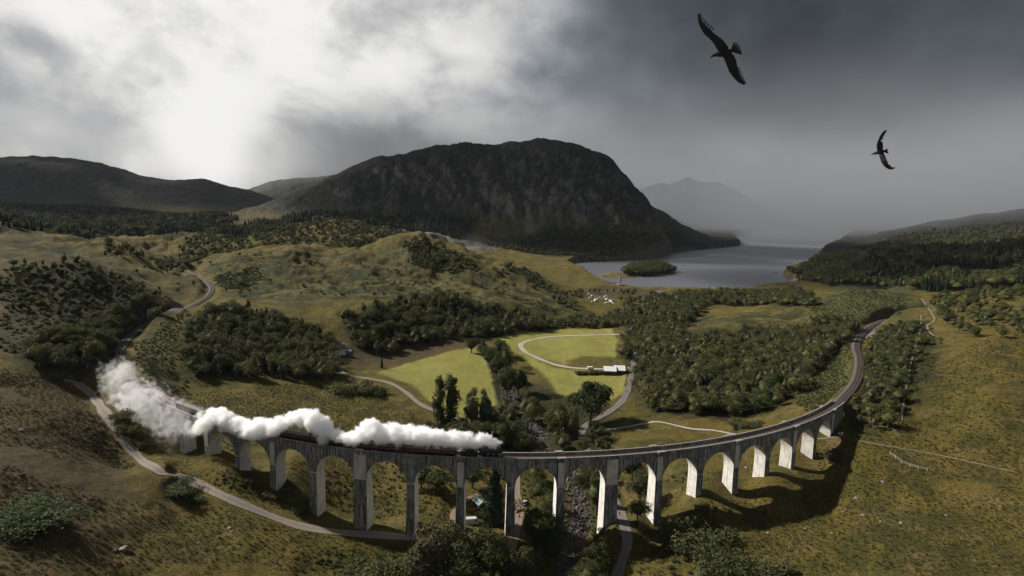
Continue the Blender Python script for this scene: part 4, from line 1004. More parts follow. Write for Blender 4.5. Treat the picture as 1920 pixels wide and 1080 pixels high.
CROWN['near_conifer', 0] = crown_mesh('crown', 33, 'conifer', 14.0, 6.4, 2600, 0.5, m_pine)
CROWN['near_shrub', 0] = crown_mesh('foliage', 41, 'mound', 2.0, 3.8, 1500, 0.2, m_shrub); CROWN['near_shrub', 1] = crown_mesh('foliage', 42, 'mound', 2.0, 3.6, 1500, 0.2, m_shrub)
CROWN['fern_patch', 0] = crown_mesh('foliage', 45, 'mound', 1.4, 4.0, 4500, 0.13, m_fern)
CROWN['heather', 0] = crown_mesh('foliage', 47, 'mound', 1.0, 2.6, 260, 0.22, m_heather)

TREE_N = [0]
def add_tree(name, crown, trunk, x, y, h, label, group=None, wscale=1.0, base_h=9.0, rz=None, cat='tree'):
    z = float(H(x, y)[0]); s = h / base_h
    t = thing(name, label, cat, (x, y, z - 0.05), random.uniform(0, 6.28) if rz is None else rz, group, (s * wscale, s * wscale, s))
    link('crown' if cat == 'tree' else 'foliage', crown, t); link('trunk' if cat == 'tree' else 'stem', trunk, t)
    return t

# ------------------------------------------------------------------ trees that the photograph singles out: base pixel, height in pixels
def single(name, key, px, py, hpx, label, wscale=1.0, group=None, cat='tree', kind=None):
    P = hit1(px, py); dist = math.hypot(P[0], P[1], P[2] - CAM_Z); h = hpx * dist / F_PX * 1.08
    bh = {'conifer_tree': 14.0, 'near_conifer': 14.0, 'poplar_tree': 17.0, 'oak_tree': 13.0, 'near_shrub': 2.0, 'shrub': 2.0, 'fern_patch': 1.4, 'heather': 1.0, 'birch_tree': 9.5}.get(key[0], 9.0)
    tk = {'conifer_tree': ('conifer_tree', 0), 'near_conifer': ('conifer_tree', 0), 'poplar_tree': ('poplar_tree', 0), 'oak_tree': ('oak_tree', 0), 'near_shrub': ('shrub', 0), 'shrub': ('shrub', 0), 'fern_patch': ('shrub', 1), 'heather': ('shrub', 1), 'birch_tree': ('birch_tree', 0)}.get(key[0], ('broadleaf_tree', 0))
    USED.append((P[0], P[1], 2.0))
    return add_tree(name, CROWN[key], TRUNK[tk], P[0], P[1], h, label, group, wscale, bh, cat=cat)
USED = []
single('poplar_tree', ('poplar_tree', 0), 823, 803, 88, 'left and narrower of the two tall poplars at the foot of the green field')
single('poplar_tree', ('poplar_tree', 1), 843, 806, 93, 'right and fuller of the two tall poplars at the foot of the green field', 1.15)
single('broadleaf_tree', ('near_tree', 2), 884, 806, 68, 'upright dark tree just right of the pair of poplars', 1.0)
single('broadleaf_tree', ('near_tree', 2), 910, 806, 66, 'upright greyish green tree second to the right of the poplars', 0.95)
single('oak_tree', ('oak_tree', 0), 1107, 792, 74, 'big dark round oak beside the road bend, standing alone')
single('conifer_tree', ('near_conifer', 0), 926, 986, 112, 'tall nearly black spruce close behind the central viaduct piers', 1.2)
for px, py, hp, key, ws, lb in (
    (818, 925, 52, ('dark_tree', 0), 1.35, 'very dark bushy tree seen through the arch right of the path end'), (790, 915, 36, ('dark_tree', 0), 1.3, 'dark tree by the left side of the arch above the rough meadow'),
    (885, 915, 46, ('dark_tree', 0), 1.2, 'dark tree to the left of the black spruce under the arch'), (1005, 903, 34, ('near_tree', 1), 1.3, 'brownish green tree high in the arch right of the spruce'),
    (1110, 905, 44, ('near_tree', 0), 1.25, 'leafy green tree under the arch above the stony river bed'),
    (1012, 940, 40, ('lime_tree', 1), 1.0, 'light green tree beside the small parked car'), (1022, 985, 52, ('lime_tree', 1), 1.0, 'light green tree leaning on the left of the white lit pier'),
    (1118, 965, 70, ('near_tree', 2), .95, 'slim brownish green birch between the river bed and the white lit pier'), (1100, 930, 50, ('near_tree', 0), 1.0, 'small tree on the far bank of the stony river bed'),
    (820, 1100, 112, ('near_tree', 0), 1.0, 'largest tree of the leafy clump in the bottom centre, on its left'), (885, 1085, 95, ('near_tree', 1), 1.1, 'round tree at the middle of the leafy clump in the bottom centre'),
    (925, 1090, 88, ('dark_tree', 0), 1.05, 'dark round tree on the right of the leafy clump in the bottom centre'), (858, 1062, 46, ('lime_tree', 0), .8, 'small yellow green sapling lighting up the leafy clump in the bottom centre'),
    (790, 1120, 92, ('near_tree', 2), 1.2, 'pale leaning tree at the left edge of the leafy clump in the bottom centre'), (860, 1130, 98, ('near_tree', 1), 1.2, 'lowest tree of the leafy clump, cut by the bottom of the picture'),
    (1003, 1035, 92, ('dark_tree', 0), .85, 'dark tall bush left of the river bed and below the light green trees'), (1032, 1062, 78, ('near_tree', 0), .9, 'dark green tree on the left bank of the river bed'), (990, 1085, 60, ('near_tree', 1), 1.0, 'green tree at the bottom edge left of the river bed'),
    (1115, 1068, 52, ('near_tree', 0), 1.0, 'green bush between the river bed and the tarmac road'), (1105, 1115, 55, ('lime_tree', 1), 1.0, 'bright bush at the bottom edge left of the tarmac road'), (1130, 1030, 40, ('near_tree', 1), 1.0, 'low tree at the foot of the double pier beside the road'),
    (1185, 905, 55, ('dark_tree', 0), 1.1, 'dark tree in the arch right of the double pier'), (1200, 940, 52, ('near_tree', 0), 1.15, 'leafy tree in the arch right of the double pier, nearer the road'), (1195, 975, 40, ('near_tree', 1), 1.1, 'low green tree right of the road below the arch'),
    (884, 662, 30, ('near_tree', 0), 1.05, 'round tree at the head of the line of trees between the two fields'), (906, 670, 34, ('near_tree', 1), .9, 'second tree down the line between the two fields'), (918, 690, 42, ('near_tree', 0), .95, 'third tree down the line between the two fields'),
    (930, 712, 52, ('dark_tree', 0), .9, 'dark tree in the middle of the line between the two fields'), (948, 700, 50, ('near_tree', 1), .85, 'lighter tree in the middle of the line between the two fields'), (950, 745, 56, ('near_tree', 0), .9, 'tree low on the line between the two fields'),
    (972, 742, 58, ('dark_tree', 0), .95, 'large round tree at the lower end of the line between the two fields'), (938, 668, 34, ('near_tree', 0), 1.0, 'tree on the right side of the line between the two fields'),
    (716, 690, 24, ('conifer_tree', 1), .9, 'small cone shaped conifer at the corner of the mown field'),
    (985, 790, 50, ('near_tree', 2), 1.0, 'pale tree at the upper river bend below the two fields'), (1000, 795, 55, ('near_tree', 1), 1.0, 'dense tree beside the upper river bend'),
    (1052, 815, 62, ('lime_tree', 1), .85, 'tall light green tree left of the big dark oak'), (1030, 808, 46, ('lime_tree', 0), 1.1, 'yellowish tree left of the big dark oak'), (1075, 822, 50, ('near_tree', 2), 1.0, 'grey green birch below the big dark oak'),
    (945, 835, 50, ('dark_tree', 0), 1.2, 'dark tree behind the parapet in front of the engine'), (905, 828, 40, ('near_tree', 0), 1.3, 'tree behind the deck just above the steam by the engine'), (870, 822, 34, ('near_tree', 1), 1.4, 'bushy tree behind the steam right of the poplars'),
    (925, 800, 36, ('dark_tree', 0), 1.1, 'dark tree at the tip of the mown field by the river'), (960, 800, 34, ('near_tree', 2), 1.1, 'brownish rounded tree at the tip of the mown field by the river'),
    (980, 845, 30, ('lime_tree', 1), 1.1, 'bright low tree behind the parapet right of the engine'), (1055, 848, 34, ('near_tree', 1), 1.1, 'reddish green tree behind the parapet beneath the oak'), (1095, 850, 30, ('near_tree', 0), 1.2, 'green tree behind the parapet right of the river'), (1015, 850, 26, ('lime_tree', 1), 1.1, 'low bright tree behind the parapet above the river'),
    (800, 812, 24, ('near_tree', 1), 1.2, 'low tree at the left foot of the poplars'), (856, 815, 30, ('near_tree', 0), 1.2, 'low tree at the right foot of the poplars')):
    single('broadleaf_tree', key, px, py, hp, lb, ws)
for px, py, hp, key, ws, lb, nm in (
    (58, 978, 24, ('fern_patch', 0), 1.9, 'pale green bracken clump on the slope at the far left', 'bracken_clump'), (325, 920, 15, ('fern_patch', 0), 1.8, 'pale green bracken clump just below the gravel track', 'bracken_clump'), (20, 972, 15, ('fern_patch', 0), 1.8, 'small bracken clump touching the left edge of the photo', 'bracken_clump'), (362, 934, 9, ('fern_patch', 0), 2.2, 'darker low bracken trailing right of the clump below the track', 'bracken_clump'),
    (640, 735, 20, ('near_shrub', 0), 1.6, 'left half of the dark green shrub mound beside the farm lane', 'shrub'), (680, 737, 24, ('near_shrub', 1), 1.6, 'middle of the dark green shrub mound beside the farm lane', 'shrub'), (712, 740, 18, ('near_shrub', 0), 1.4, 'right tip of the dark green shrub mound beside the farm lane', 'shrub'),
    (1288, 1010, 42, ('near_shrub', 1), 1.5, 'big yellow green shrub right of the road in the lower right', 'shrub'), (1262, 1022, 30, ('near_shrub', 0), 1.4, 'yellow green shrub at the left end of the big shrub patch', 'shrub'), (1325, 1018, 34, ('near_shrub', 0), 1.5, 'dark shrub at the right end of the big shrub patch', 'shrub'), (1300, 1035, 30, ('near_shrub', 1), 1.5, 'shrub at the lower edge of the big shrub patch', 'shrub'),
    (1330, 1082, 45, ('near_shrub', 0), 1.0, 'dark tall bush at the bottom edge right of the road', 'shrub'), (1365, 1078, 36, ('near_shrub', 1), 1.3, 'dark bush second from left along the bottom right edge', 'shrub'), (1405, 1072, 30, ('near_shrub', 0), 1.5, 'dark bush third from left along the bottom right edge', 'shrub'), (1450, 1078, 24, ('near_shrub', 1), 1.6, 'low dark bush farthest right along the bottom edge', 'shrub'),
    (1390, 801, 13, ('near_shrub', 0), 2.0, 'flat dark green bush beside the far footpath behind the viaduct', 'shrub'), (1415, 800, 12, ('near_shrub', 1), 2.0, 'flat dark green bush right of its twin by the far footpath', 'shrub'),
    (1220, 868, 22, ('near_shrub', 1), 1.4, 'round dark shrub behind the pier right of the road', 'shrub'), (1318, 958, 10, ('near_shrub', 0), 1.6, 'small dark shrub in front of the third lit pier', 'shrub'),
    (660, 1100, 34, ('near_shrub', 0), 1.7, 'broad olive shrub at the bottom edge left of the leafy clump', 'shrub'), (705, 1095, 34, ('near_shrub', 1), 1.6, 'grey green shrub at the bottom edge next to the leafy clump', 'shrub'), (745, 1090, 38, ('near_shrub', 0), 1.4, 'tall shrub leaning on the left of the leafy clump', 'shrub'),
    (520, 928, 14, ('near_shrub', 1), 2.0, 'dark low shrub at the foot of the third left pier', 'shrub'), (560, 955, 14, ('near_shrub', 0), 2.0, 'dark low shrub between the track and the left piers', 'shrub'), (470, 900, 14, ('near_shrub', 1), 2.0, 'dark low shrub by the second left pier', 'shrub'),
    (245, 812, 20, ('near_shrub', 1), 1.2, 'dark bush beside the gravel track under the steam', 'shrub'), (232, 790, 18, ('near_shrub', 0), 1.2, 'dark bush beside the track at the bend by the abutment', 'shrub'), (268, 838, 15, ('near_shrub', 0), 1.3, 'grey green bush below the steam beside the gravel track', 'shrub'),
    (1562, 862, 20, ('near_shrub', 1), 1.2, 'dark bush tucked under the last arch on the right', 'shrub')):
    single(nm, key, px, py, hp, lb, ws, cat='shrub' if nm == 'shrub' else 'bracken')

# ------------------------------------------------------------------ woods: scattered over the ground, the largest in view as things, the rest as one mass per wood
def inside(poly, x, y): return poly_sd(x, y, poly) < 0
tr_pts = TRACK[::2]
def clear_of_lines(x, y, r):
    ok = np.ones(len(x), bool)
    ok &= line_dist(x, y, tr_pts)[0] > 3.4 + r * .7
    for nm, lb, wd, mk, P in PATHS: ok &= line_dist(x, y, P[::4] if len(P) > 20 else P)[0] > wd / 2 + r * .6
    ok &= line_dist(x, y, RIVER[::3])[0] > 5.0 + r * .4
    vs = np.array([vpt(s, 0) for s in np.linspace(S_L, S_R, 60)]); ok &= line_dist(x, y, vs)[0] > 6.5
    return ok
def scatter(px, spacing, seed, clump=0.0, r=2.0, fieldfree=True, ymax=6800):
    rng = np.random.default_rng(seed); P = poly_hit(px)
    x0, y0 = P.min(0); x1, y1 = P.max(0); n = int((x1 - x0) * (y1 - y0) / spacing ** 2)
    nx = max(1, int((x1 - x0) / spacing)); ny = max(1, int((y1 - y0) / spacing))
    ii, jj = np.meshgrid(np.arange(nx), np.arange(ny)); x = x0 + (ii.ravel() + rng.uniform(0, 1, nx * ny)) * spacing; y = y0 + (jj.ravel() + rng.uniform(0, 1, nx * ny)) * spacing
    k = inside(P, x + fbm(x, y, 40, 3, .5, 5) * 11, y + fbm(x, y, 33, 3, .5, 6) * 9); x, y = x[k], y[k]
    if clump > 0:
        k = fbm(x, y, 55, 3, 0.55, seed) * 0.5 + 0.5 > clump; x, y = x[k], y[k]
    if not len(x): return x, y
    if y.min() < 900: k = clear_of_lines(x, y, r); x, y = x[k], y[k]
    if fieldfree and y.min() < 800: k = np.minimum(poly_sd(x, y, FIELDS[0]), poly_sd(x, y, FIELDS[1])) > 2.5; x, y = x[k], y[k]
    k = H(x, y) > 0.6; x, y = x[k], y[k]
    if USED:
        U = np.array(USED); k = ((x[:, None] - U[:, 0]) ** 2 + (y[:, None] - U[:, 1]) ** 2 > U[:, 2] ** 2).all(1); x, y = x[k], y[k]
    return x, y
WOODS = [   # name, label for its trees, polygon, spacing, clumping, species weights (broadleaf, birch, conifer), heights
    ('wood left of the fields', 'leafy tree in the dense wood between the railway bank and the cottage', [(345,700),(350,640),(378,592),(430,580),(520,600),(600,625),(640,655),(632,718),(540,714),(450,707)], 6.3, 0.12, (.6,.36,.04), (6.5, 14)),
    ('wood above the mown field', 'leafy tree in the dark wood along the foot of the golden hill', [(640,602),(700,577),(800,562),(900,575),(1000,600),(1035,612),(1000,624),(900,640),(850,641),(760,650),(700,666),(650,645)], 6.8, 0.16, (.65,.34,.01), (7, 15)),
    ('wood inside the right curve', 'leafy tree in the big wood inside the right curve of the viaduct', [(1165,665),(1182,622),(1230,602),(1300,642),(1400,624),(1480,629),(1560,604),(1610,612),(1598,640),(1560,660),(1500,738),(1430,773),(1330,783),(1222,778),(1197,740)], 6.2, 0.10, (.65,.34,.01), (6, 13.5)),
    ('tree belt by the loch', 'tree in the belt between the golden flat and the loch', [(1185,622),(1230,562),(1300,556),(1500,546),(1525,580),(1400,575),(1330,570),(1288,612)], 7.5, 0.22, (.72,.25,.03), (7, 15)),
    ('hedgerow trees beyond the fields', 'tree in the hedgerow along the far side of the fields', [(1000,622),(1050,605),(1120,600),(1200,592),(1215,612),(1150,618),(1060,620)], 6.0, 0.25, (.8,.2,0), (6, 10)),
    ('slope trees left of the railway', 'tree on the slope left of the railway curve', [(15,668),(80,645),(180,600),(250,575),(320,572),(300,600),(240,640),(213,688),(140,708),(70,692)], 6.2, 0.22, (.7,.27,.03), (5, 13)),
    ('scrub on the dark hill', 'small tree scattered on the dark hillside at the left', [(0,500),(80,492),(200,510),(330,566),(250,578),(120,600),(0,580)], 9.0, 0.38, (.6,.4,0), (4.5, 7.5)),
    ('trees right of the cutting', 'tree on the bank right of the railway in the far right', [(1640,640),(1700,600),(1728,620),(1720,700),(1700,770),(1640,810),(1594,800),(1592,765),(1622,715),(1625,670)], 6.0, 0.25, (.75,.25,0), (4.5, 10.5)),
    ('trees along the river', 'tree in the tangle along the river behind the viaduct', [(880,800),(935,775),(960,760),(990,745),(1020,790),(1085,800),(1140,800),(1150,850),(960,850),(840,842),(795,815)], 6.5, 0.25, (.75,.25,0), (5, 8)),
    ('trees on the knoll', 'tree crowding the steep side of the golden knoll', [(752,462),(800,450),(860,478),(900,505),(850,512),(770,498)], 7.0, 0.12, (.7,.3,0), (6, 10)),
    ('trees below the knoll', 'tree scattered right of the golden knoll', [(880,490),(960,500),(1050,545),(1100,580),(1060,580),(960,540),(890,525)], 11.0, 0.5, (.7,.3,0), (5, 9)),
    ('trees on the island', 'tree on the wooded islet in the loch', [(1166,515),(1182,503),(1215,498.5),(1250,503),(1266,510.5),(1220,517.5)], 6.5, 0.0, (.8,.1,.1), (10, 17)),
    ('trees on the loch shore', 'tree on the wooded point at the right shore of the loch', [(1472,515),(1500,508),(1540,480),(1600,480),(1640,500),(1620,530),(1560,538),(1515,528),(1480,519)], 9.0, 0.1, (.7,.1,.2), (9, 16)),
    ('trees under the viaduct', 'small tree among the rough ground behind the piers', [(700,840),(860,900),(830,960),(740,930),(620,870)], 9.0, 0.55, (.7,.3,0), (2.5, 4.5)),
    ('trees by the caravan', 'tree near the vehicles at the loch head', [(1060,545),(1160,548),(1250,556),(1235,575),(1150,590),(1110,575)], 12.0, 0.4, (.8,.2,0), (6, 10)),
    ('trees in the far valley', 'tree in the scattered far valley woodland', [(180,468),(420,430),(560,425),(740,440),(760,455),(640,462),(480,462),(380,488),(300,505),(200,482)], 12.0, 0.36, (.55,.35,.1), (7, 12)),
    ('trees on the moor', 'lone tree standing on the open golden moor', [(240,500),(330,505),(600,480),(700,500),(1000,540),(980,570),(700,555),(450,560),(280,540)], 26.0, 0.45, (.6,.4,0), (3, 6)),
    ('left hill plantation', 'conifer in the dark plantation under the left hills', [(0,386),(120,388),(330,404),(450,413),(330,440),(180,446),(60,436),(0,424)], 11.0, 0.12, (.1,.05,.85), (12, 19)),
    ('mountain foot plantation', 'conifer in the dark plantation under the mountain', [(330,432),(540,402),(700,400),(880,406),(890,425),(720,428),(560,420),(430,450)], 10.0, 0.18, (.1,.05,.85), (11, 17)),
    ('plantation right of the loch', 'conifer in the dark plantation on the right shore', [(1560,528),(1605,500),(1650,470),(1770,462),(1940,458),(1960,540),(1720,546),(1640,536)], 9.0, 0.1, (.2,.05,.75), (12, 20)),
    ('wood on the mountain foot', 'tree on the steep wooded foot of the mountain', [(900,455),(1000,440),(1130,425),(1225,440),(1252,472),(1190,484),(1080,484),(960,470)], 12.0, 0.25, (.7,.25,.05), (8, 13)),
    ('scrub on the far right slope', 'tree on the slope at the far right', [(1740,560),(1940,540),(1940,640),(1800,640),(1760,600)], 10.0, 0.4, (.8,.2,0), (5, 9)),
    ('shore trees of the far bank', 'tree on the misty slope of the right shore', [(1600,468),(1700,440),(1930,420),(1930,455),(1760,462)], 22.0, 0.3, (.6,.1,.3), (9, 15)),
]
ALL = []
rngw = np.random.default_rng(3)
for wi, (grp, lab, px, spc, clp, wts, hts) in enumerate(WOODS):
    x, y = scatter(px, spc, 100 + wi, clp, 2.2)
    for a, b in zip(x, y):
        spn = ('broadleaf_tree', 'birch_tree', 'conifer_tree')[int(np.searchsorted(np.cumsum(wts), rngw.uniform(0, 0.9999)))]
        ALL.append((a, b, spn, hts[0] + (hts[1] - hts[0]) * rngw.beta(1.6, 1.9), wi))
_xy = np.array([(a[0], a[1]) for a in ALL]); _u, _v = project(_xy[:, 0], _xy[:, 1], H(_xy[:, 0], _xy[:, 1]))
ALL = [a for a, u_, v_ in zip(ALL, _u, _v) if not (1094 < u_ < 1162 and 550 < v_ < 584)]         # keep the car park open
_xy = np.array([(a[0], a[1]) for a in ALL]); _z = H(_xy[:, 0], _xy[:, 1]); _h = np.array([a[3] for a in ALL]); _u, _v = project(_xy[:, 0], _xy[:, 1], _z); _ut, _vt = project(_xy[:, 0], _xy[:, 1], _z + _h)
_tu, _tv = project(TRACK[::2, 0], TRACK[::2, 1], TRACK[::2, 2]); _hw = (_v - _vt) * 0.42; _keep = np.ones(len(ALL), bool)      # the line is kept clear of trees on its open side
for a_, b_, y_ in zip(_tu, _tv, TRACK[::2, 1]): _keep &= ~((np.abs(_u - a_) < _hw) & (_vt < b_ + 2) & (b_ < _v) & (_xy[:, 1] < y_))
ALL = [a for a, k_ in zip(ALL, _keep) if k_]
XY = np.array([(a[0], a[1]) for a in ALL]); ZZ = H(XY[:, 0], XY[:, 1]); HT = np.array([a[3] for a in ALL])
PX, PY = project(XY[:, 0], XY[:, 1], ZZ + HT * .6)
inframe = (PX > 0) & (PX < 1920) & (PY > 0) & (PY < 1080)
vis = inframe.copy()                                     # does the ground hide it?
for t in np.linspace(0.3, 0.97, 40):
    zz = CAM_Z + (ZZ + HT * .8 - CAM_Z) * t; vis &= ~(H(XY[:, 0] * t, XY[:, 1] * t) > zz + 0.5)
size_px = HT / np.hypot(XY[:, 0], XY[:, 1]) * vis
order = np.argsort(-size_px); thing_ids = set(order[:245].tolist())
ORD = 'first second third fourth fifth sixth seventh eighth ninth tenth eleventh twelfth'.split()
def nth(k): return ORD[k] if k < 12 else f'{k + 1}{"th" if 10 <= (k + 1) % 100 <= 20 else {1: "st", 2: "nd", 3: "rd"}.get((k + 1) % 10, "th")}'
RANK = ('front edge', 'second rank', 'middle', 'rear', 'back edge')
SHORT = {'broadleaf_tree': 'leafy tree', 'birch_tree': 'birch', 'conifer_tree': 'conifer'}
TLAB = {}
for wi in range(len(WOODS)):
    ks = sorted([k for k in thing_ids if ALL[k][4] == wi], key=lambda k: ALL[k][1]); nb_ = min(5, max(1, len(ks) // 5))
    for band in range(nb_):
        grp_ = ks[band * len(ks) // nb_:(band + 1) * len(ks) // nb_]; cnt = {}
        for k in sorted(grp_, key=lambda k: PX[k]):
            spn = ALL[k][2]; c_ = cnt.get(spn, 0); cnt[spn] = c_ + 1
            where = RANK[round(band * 4 / max(1, nb_ - 1))] if nb_ > 1 else 'visible part'
            TLAB[k] = f'{nth(c_)} {SHORT[spn]} from left, {where}, {WOODS[wi][0]}'
for k in order[:245]:
    a, b, spn, h, wi = ALL[k]; v = rngw.integers(0, NVAR[spn])
    add_tree(spn, CROWN[spn, v], TRUNK[spn, v], a, b, h, TLAB[k], WOODS[wi][0], rngw.uniform(.85, 1.2), SPEC[spn][1])

def instances(name, pts, scales, rots, idx, sources, label=None):
    """one mass: copies of the source shapes on points (geometry nodes)"""
    me = bpy.data.meshes.new(name); me.vertices.add(len(pts)); me.vertices.foreach_set('co', np.asarray(pts, np.float32).ravel())
    for nm, arr, ty in (('scl', scales, 'FLOAT_VECTOR'), ('rot', rots, 'FLOAT_VECTOR'), ('idx', idx, 'INT')):
        a = me.attributes.new(nm, ty, 'POINT')
        a.data.foreach_set('vector' if ty == 'FLOAT_VECTOR' else 'value', np.asarray(arr, np.float32 if ty != 'INT' else np.int32).ravel())
    o = link(name, me); g = bpy.data.node_groups.new(name, 'GeometryNodeTree'); g.interface.new_socket('Geometry', in_out='INPUT', socket_type='NodeSocketGeometry'); g.interface.new_socket('Geometry', in_out='OUTPUT', socket_type='NodeSocketGeometry')
    n, l = g.nodes, g.links; gi = n.new('NodeGroupInput'); go = n.new('NodeGroupOutput'); iop = n.new('GeometryNodeInstanceOnPoints'); j = n.new('GeometryNodeJoinGeometry')
    for s in reversed(sources):
        oi = n.new('GeometryNodeObjectInfo'); oi.inputs['Object'].default_value = s; oi.inputs['As Instance'].default_value = True; l.new(oi.outputs['Geometry'], j.inputs[0])
    def attr(nm, ty): q = n.new('GeometryNodeInputNamedAttribute'); q.data_type = ty; q.inputs[0].default_value = nm; return q.outputs[0]
    m2p = n.new('GeometryNodeMeshToPoints'); l.new(gi.outputs[0], m2p.inputs[0])
    l.new(m2p.outputs[0], iop.inputs['Points']); l.new(j.outputs[0], iop.inputs['Instance']); iop.inputs['Pick Instance'].default_value = True
    l.new(attr('idx', 'INT'), iop.inputs['Instance Index']); l.new(attr('rot', 'FLOAT_VECTOR'), iop.inputs['Rotation']); l.new(attr('scl', 'FLOAT_VECTOR'), iop.inputs['Scale'])
    l.new(iop.outputs[0], go.inputs[0]); md = o.modifiers.new('scatter', 'NODES'); md.node_group = g
    tag(o, label, kind='stuff'); return o
SRC = []; SRC_I = {}
def whole_tree(spn, v):
    """crown and trunk in one mesh, for the masses"""
    c, t = CROWN[spn, v], TRUNK[spn, v]; vs, fs, sz, mi = [], [], [], []; off = 0
    for k, me in enumerate((c, t)):
        co = np.empty(len(me.vertices) * 3, np.float32); me.vertices.foreach_get('co', co); li = np.empty(len(me.loops), np.int32); me.loops.foreach_get('vertex_index', li)
        tt = np.empty(len(me.polygons), np.int32); me.polygons.foreach_get('loop_total', tt); vs.append(co.reshape(-1, 3)); fs.append(li + off); sz.append(tt); mi.append(np.full(len(tt), k)); off += len(me.vertices)
    return mesh_np('tree_mass_shape', np.concatenate(vs), np.concatenate(fs), np.concatenate(sz), [c.materials[0], t.materials[0]], mat_idx=np.concatenate(mi))
for spn in ('broadleaf_tree', 'birch_tree', 'conifer_tree'):
    for v in range(NVAR[spn]):
        SRC_I[spn, v] = len(SRC); SRC.append(bpy.data.objects.new('tree_mass_shape', whole_tree(spn, v)))
for wi, (grp, lab, *_r) in enumerate(WOODS):
    ks = [k for k in range(len(ALL)) if ALL[k][4] == wi and k not in thing_ids]
    if not ks: continue
    pts, sc, ro, ix = [], [], [], []
    for k in ks:
        a, b, spn, h, _w = ALL[k]; s = h / SPEC[spn][1]; w_ = s * rngw.uniform(.85, 1.2)
        pts.append((a, b, ZZ[k] - .05)); sc.append((w_, w_, s)); ro.append((0, 0, rngw.uniform(0, 6.28))); ix.append(SRC_I[spn, int(rngw.integers(0, NVAR[spn]))])
    instances('woodland', pts, sc, ro, ix, SRC)

# low growth: shrubs, bracken, heather, moor grass
def tuft_mesh(seed, m, n=26, h=0.5):
    rng = np.random.default_rng(seed); a = rng.uniform(0, 2 * PI, n); r = rng.uniform(0, .42, n); lean = rng.uniform(.2, .8, n) * h; hh = h * rng.uniform(.5, 1.1, n); w = .07
    bx, by = r * np.cos(a), r * np.sin(a); d = a + rng.normal(0, .8, n); px_, py_ = -np.sin(d) * w, np.cos(d) * w
    V = np.stack([np.stack([bx - px_, by - py_, 0 * bx - .05], 1), np.stack([bx + px_, by + py_, 0 * bx - .05], 1), np.stack([bx + np.cos(d) * lean, by + np.sin(d) * lean, hh], 1)], 1).reshape(-1, 3)
    return mesh_np('grass_tuft_shape', V, np.arange(3 * n), 3, [m])
LOW = [bpy.data.objects.new('low_growth_shape', me) for me in (CROWN['shrub', 0], CROWN['shrub', 1], CROWN['shrub', 2], CROWN['fern_patch', 0], CROWN['heather', 0], tuft_mesh(1, m_tuss), tuft_mesh(2, m_tuss, 34, .62), tuft_mesh(3, m_heather, 30, .4))]
def low_growth(name, px, spacing, seed, clump, kinds, smin, smax, r=1.0):
    x, y = scatter(px, spacing, seed, clump, r)
    if not len(x): return
    rng = np.random.default_rng(seed); n = len(x); s = rng.uniform(smin, smax, n)
    instances(name, np.stack([x, y, H(x, y) - .04], 1), np.stack([s * rng.uniform(.8, 1.3, n), s * rng.uniform(.8, 1.3, n), s], 1), np.stack([0 * x, 0 * x, rng.uniform(0, 6.28, n)], 1), rng.choice(kinds, n), LOW)
low_growth('undergrowth', [(250,650),(300,612),(350,580),(345,740),(300,730),(262,700)], 2.6, 301, .3, [0, 1, 2, 3], .35, .7)
low_growth('undergrowth', [(1500,745),(1555,665),(1600,640),(1598,690),(1580,735),(1500,775)], 2.2, 302, .25, [0, 1, 2], .35, .75)
low_growth('undergrowth', [(1620,640),(1740,590),(1760,700),(1690,800),(1590,830),(1610,740)], 2.8, 303, .3, [0, 1, 2], .4, .8)
low_growth('undergrowth', [(1160,1000),(1220,900),(1320,880),(1380,960),(1300,1040),(1180,1075)], 3.0, 304, .45, [0, 1, 2], .35, .8)
low_growth('undergrowth', [(430,880),(520,920),(640,960),(640,985),(500,945),(400,895)], 1.8, 305, .3, [0, 1, 2], .3, .6)
low_growth('undergrowth', [(700,840),(880,880),(870,1000),(700,990),(600,930),(600,860)], 3.0, 306, .45, [0, 1, 3, 4], .3, .65)
low_growth('undergrowth', [(880,860),(1150,870),(1150,1000),(1160,1085),(880,1085)], 2.8, 307, .4, [0, 1, 2], .35, .8)
low_growth('undergrowth', [(1200,1085),(1230,1040),(1400,1040),(1520,1085)], 2.4, 308, .42, [0, 1, 2, 4], .35, .8)
low_growth('undergrowth', [(560,1085),(620,1030),(790,1030),(790,1085)], 2.4, 309, .4, [0, 1, 2, 3], .35, .7)
low_growth('undergrowth', [(0,500),(150,490),(260,530),(330,570),(200,600),(60,660),(0,660)], 4.5, 310, .35, [0, 2, 4], .6, 1.2)
low_growth('undergrowth', [(1180,840),(1400,815),(1480,800),(1250,840)], 3.0, 311, .5, [0, 1, 3], .3, .6)
low_growth('bracken', [(400,530),(430,512),(490,495),(488,530),(430,545)], 3.2, 312, .2, [0, 2, 3], .6, 1.1)
low_growth('bracken', [(1520,575),(1575,552),(1650,545),(1720,562),(1690,592),(1620,606),(1540,600)], 3.2, 313, .3, [0, 1, 2], .35, .7)
low_growth('bracken', [(390,545),(520,480),(700,480),(860,520),(1040,560),(1060,590),(900,560),(600,560)], 5.0, 314, .66, [0, 2, 3, 4], .4, 1.7)
low_growth('heather', [(0,700),(150,722),(215,820),(255,880),(180,980),(100,1085),(-60,1085),(-60,700)], 1.5, 315, .53, [4, 4, 7, 7], .35, .8)
low_growth('moor_grass', [(-80,1085),(-80,690),(120,715),(240,850),(300,890),(500,975),(700,1010),(790,1015),(790,1085)], 1.7, 316, .42, [5, 6, 5, 6], .6, 1.3)
low_growth('moor_grass', [(300,870),(420,800),(700,850),(780,1000),(560,975),(350,900)], 1.8, 317, .42, [5, 6], .6, 1.2)
low_growth('moor_grass', [(1180,1085),(1190,960),(1300,900),(1540,820),(1960,850),(1960,1085)], 1.7, 318, .42, [5, 6, 5, 6], .6, 1.3)
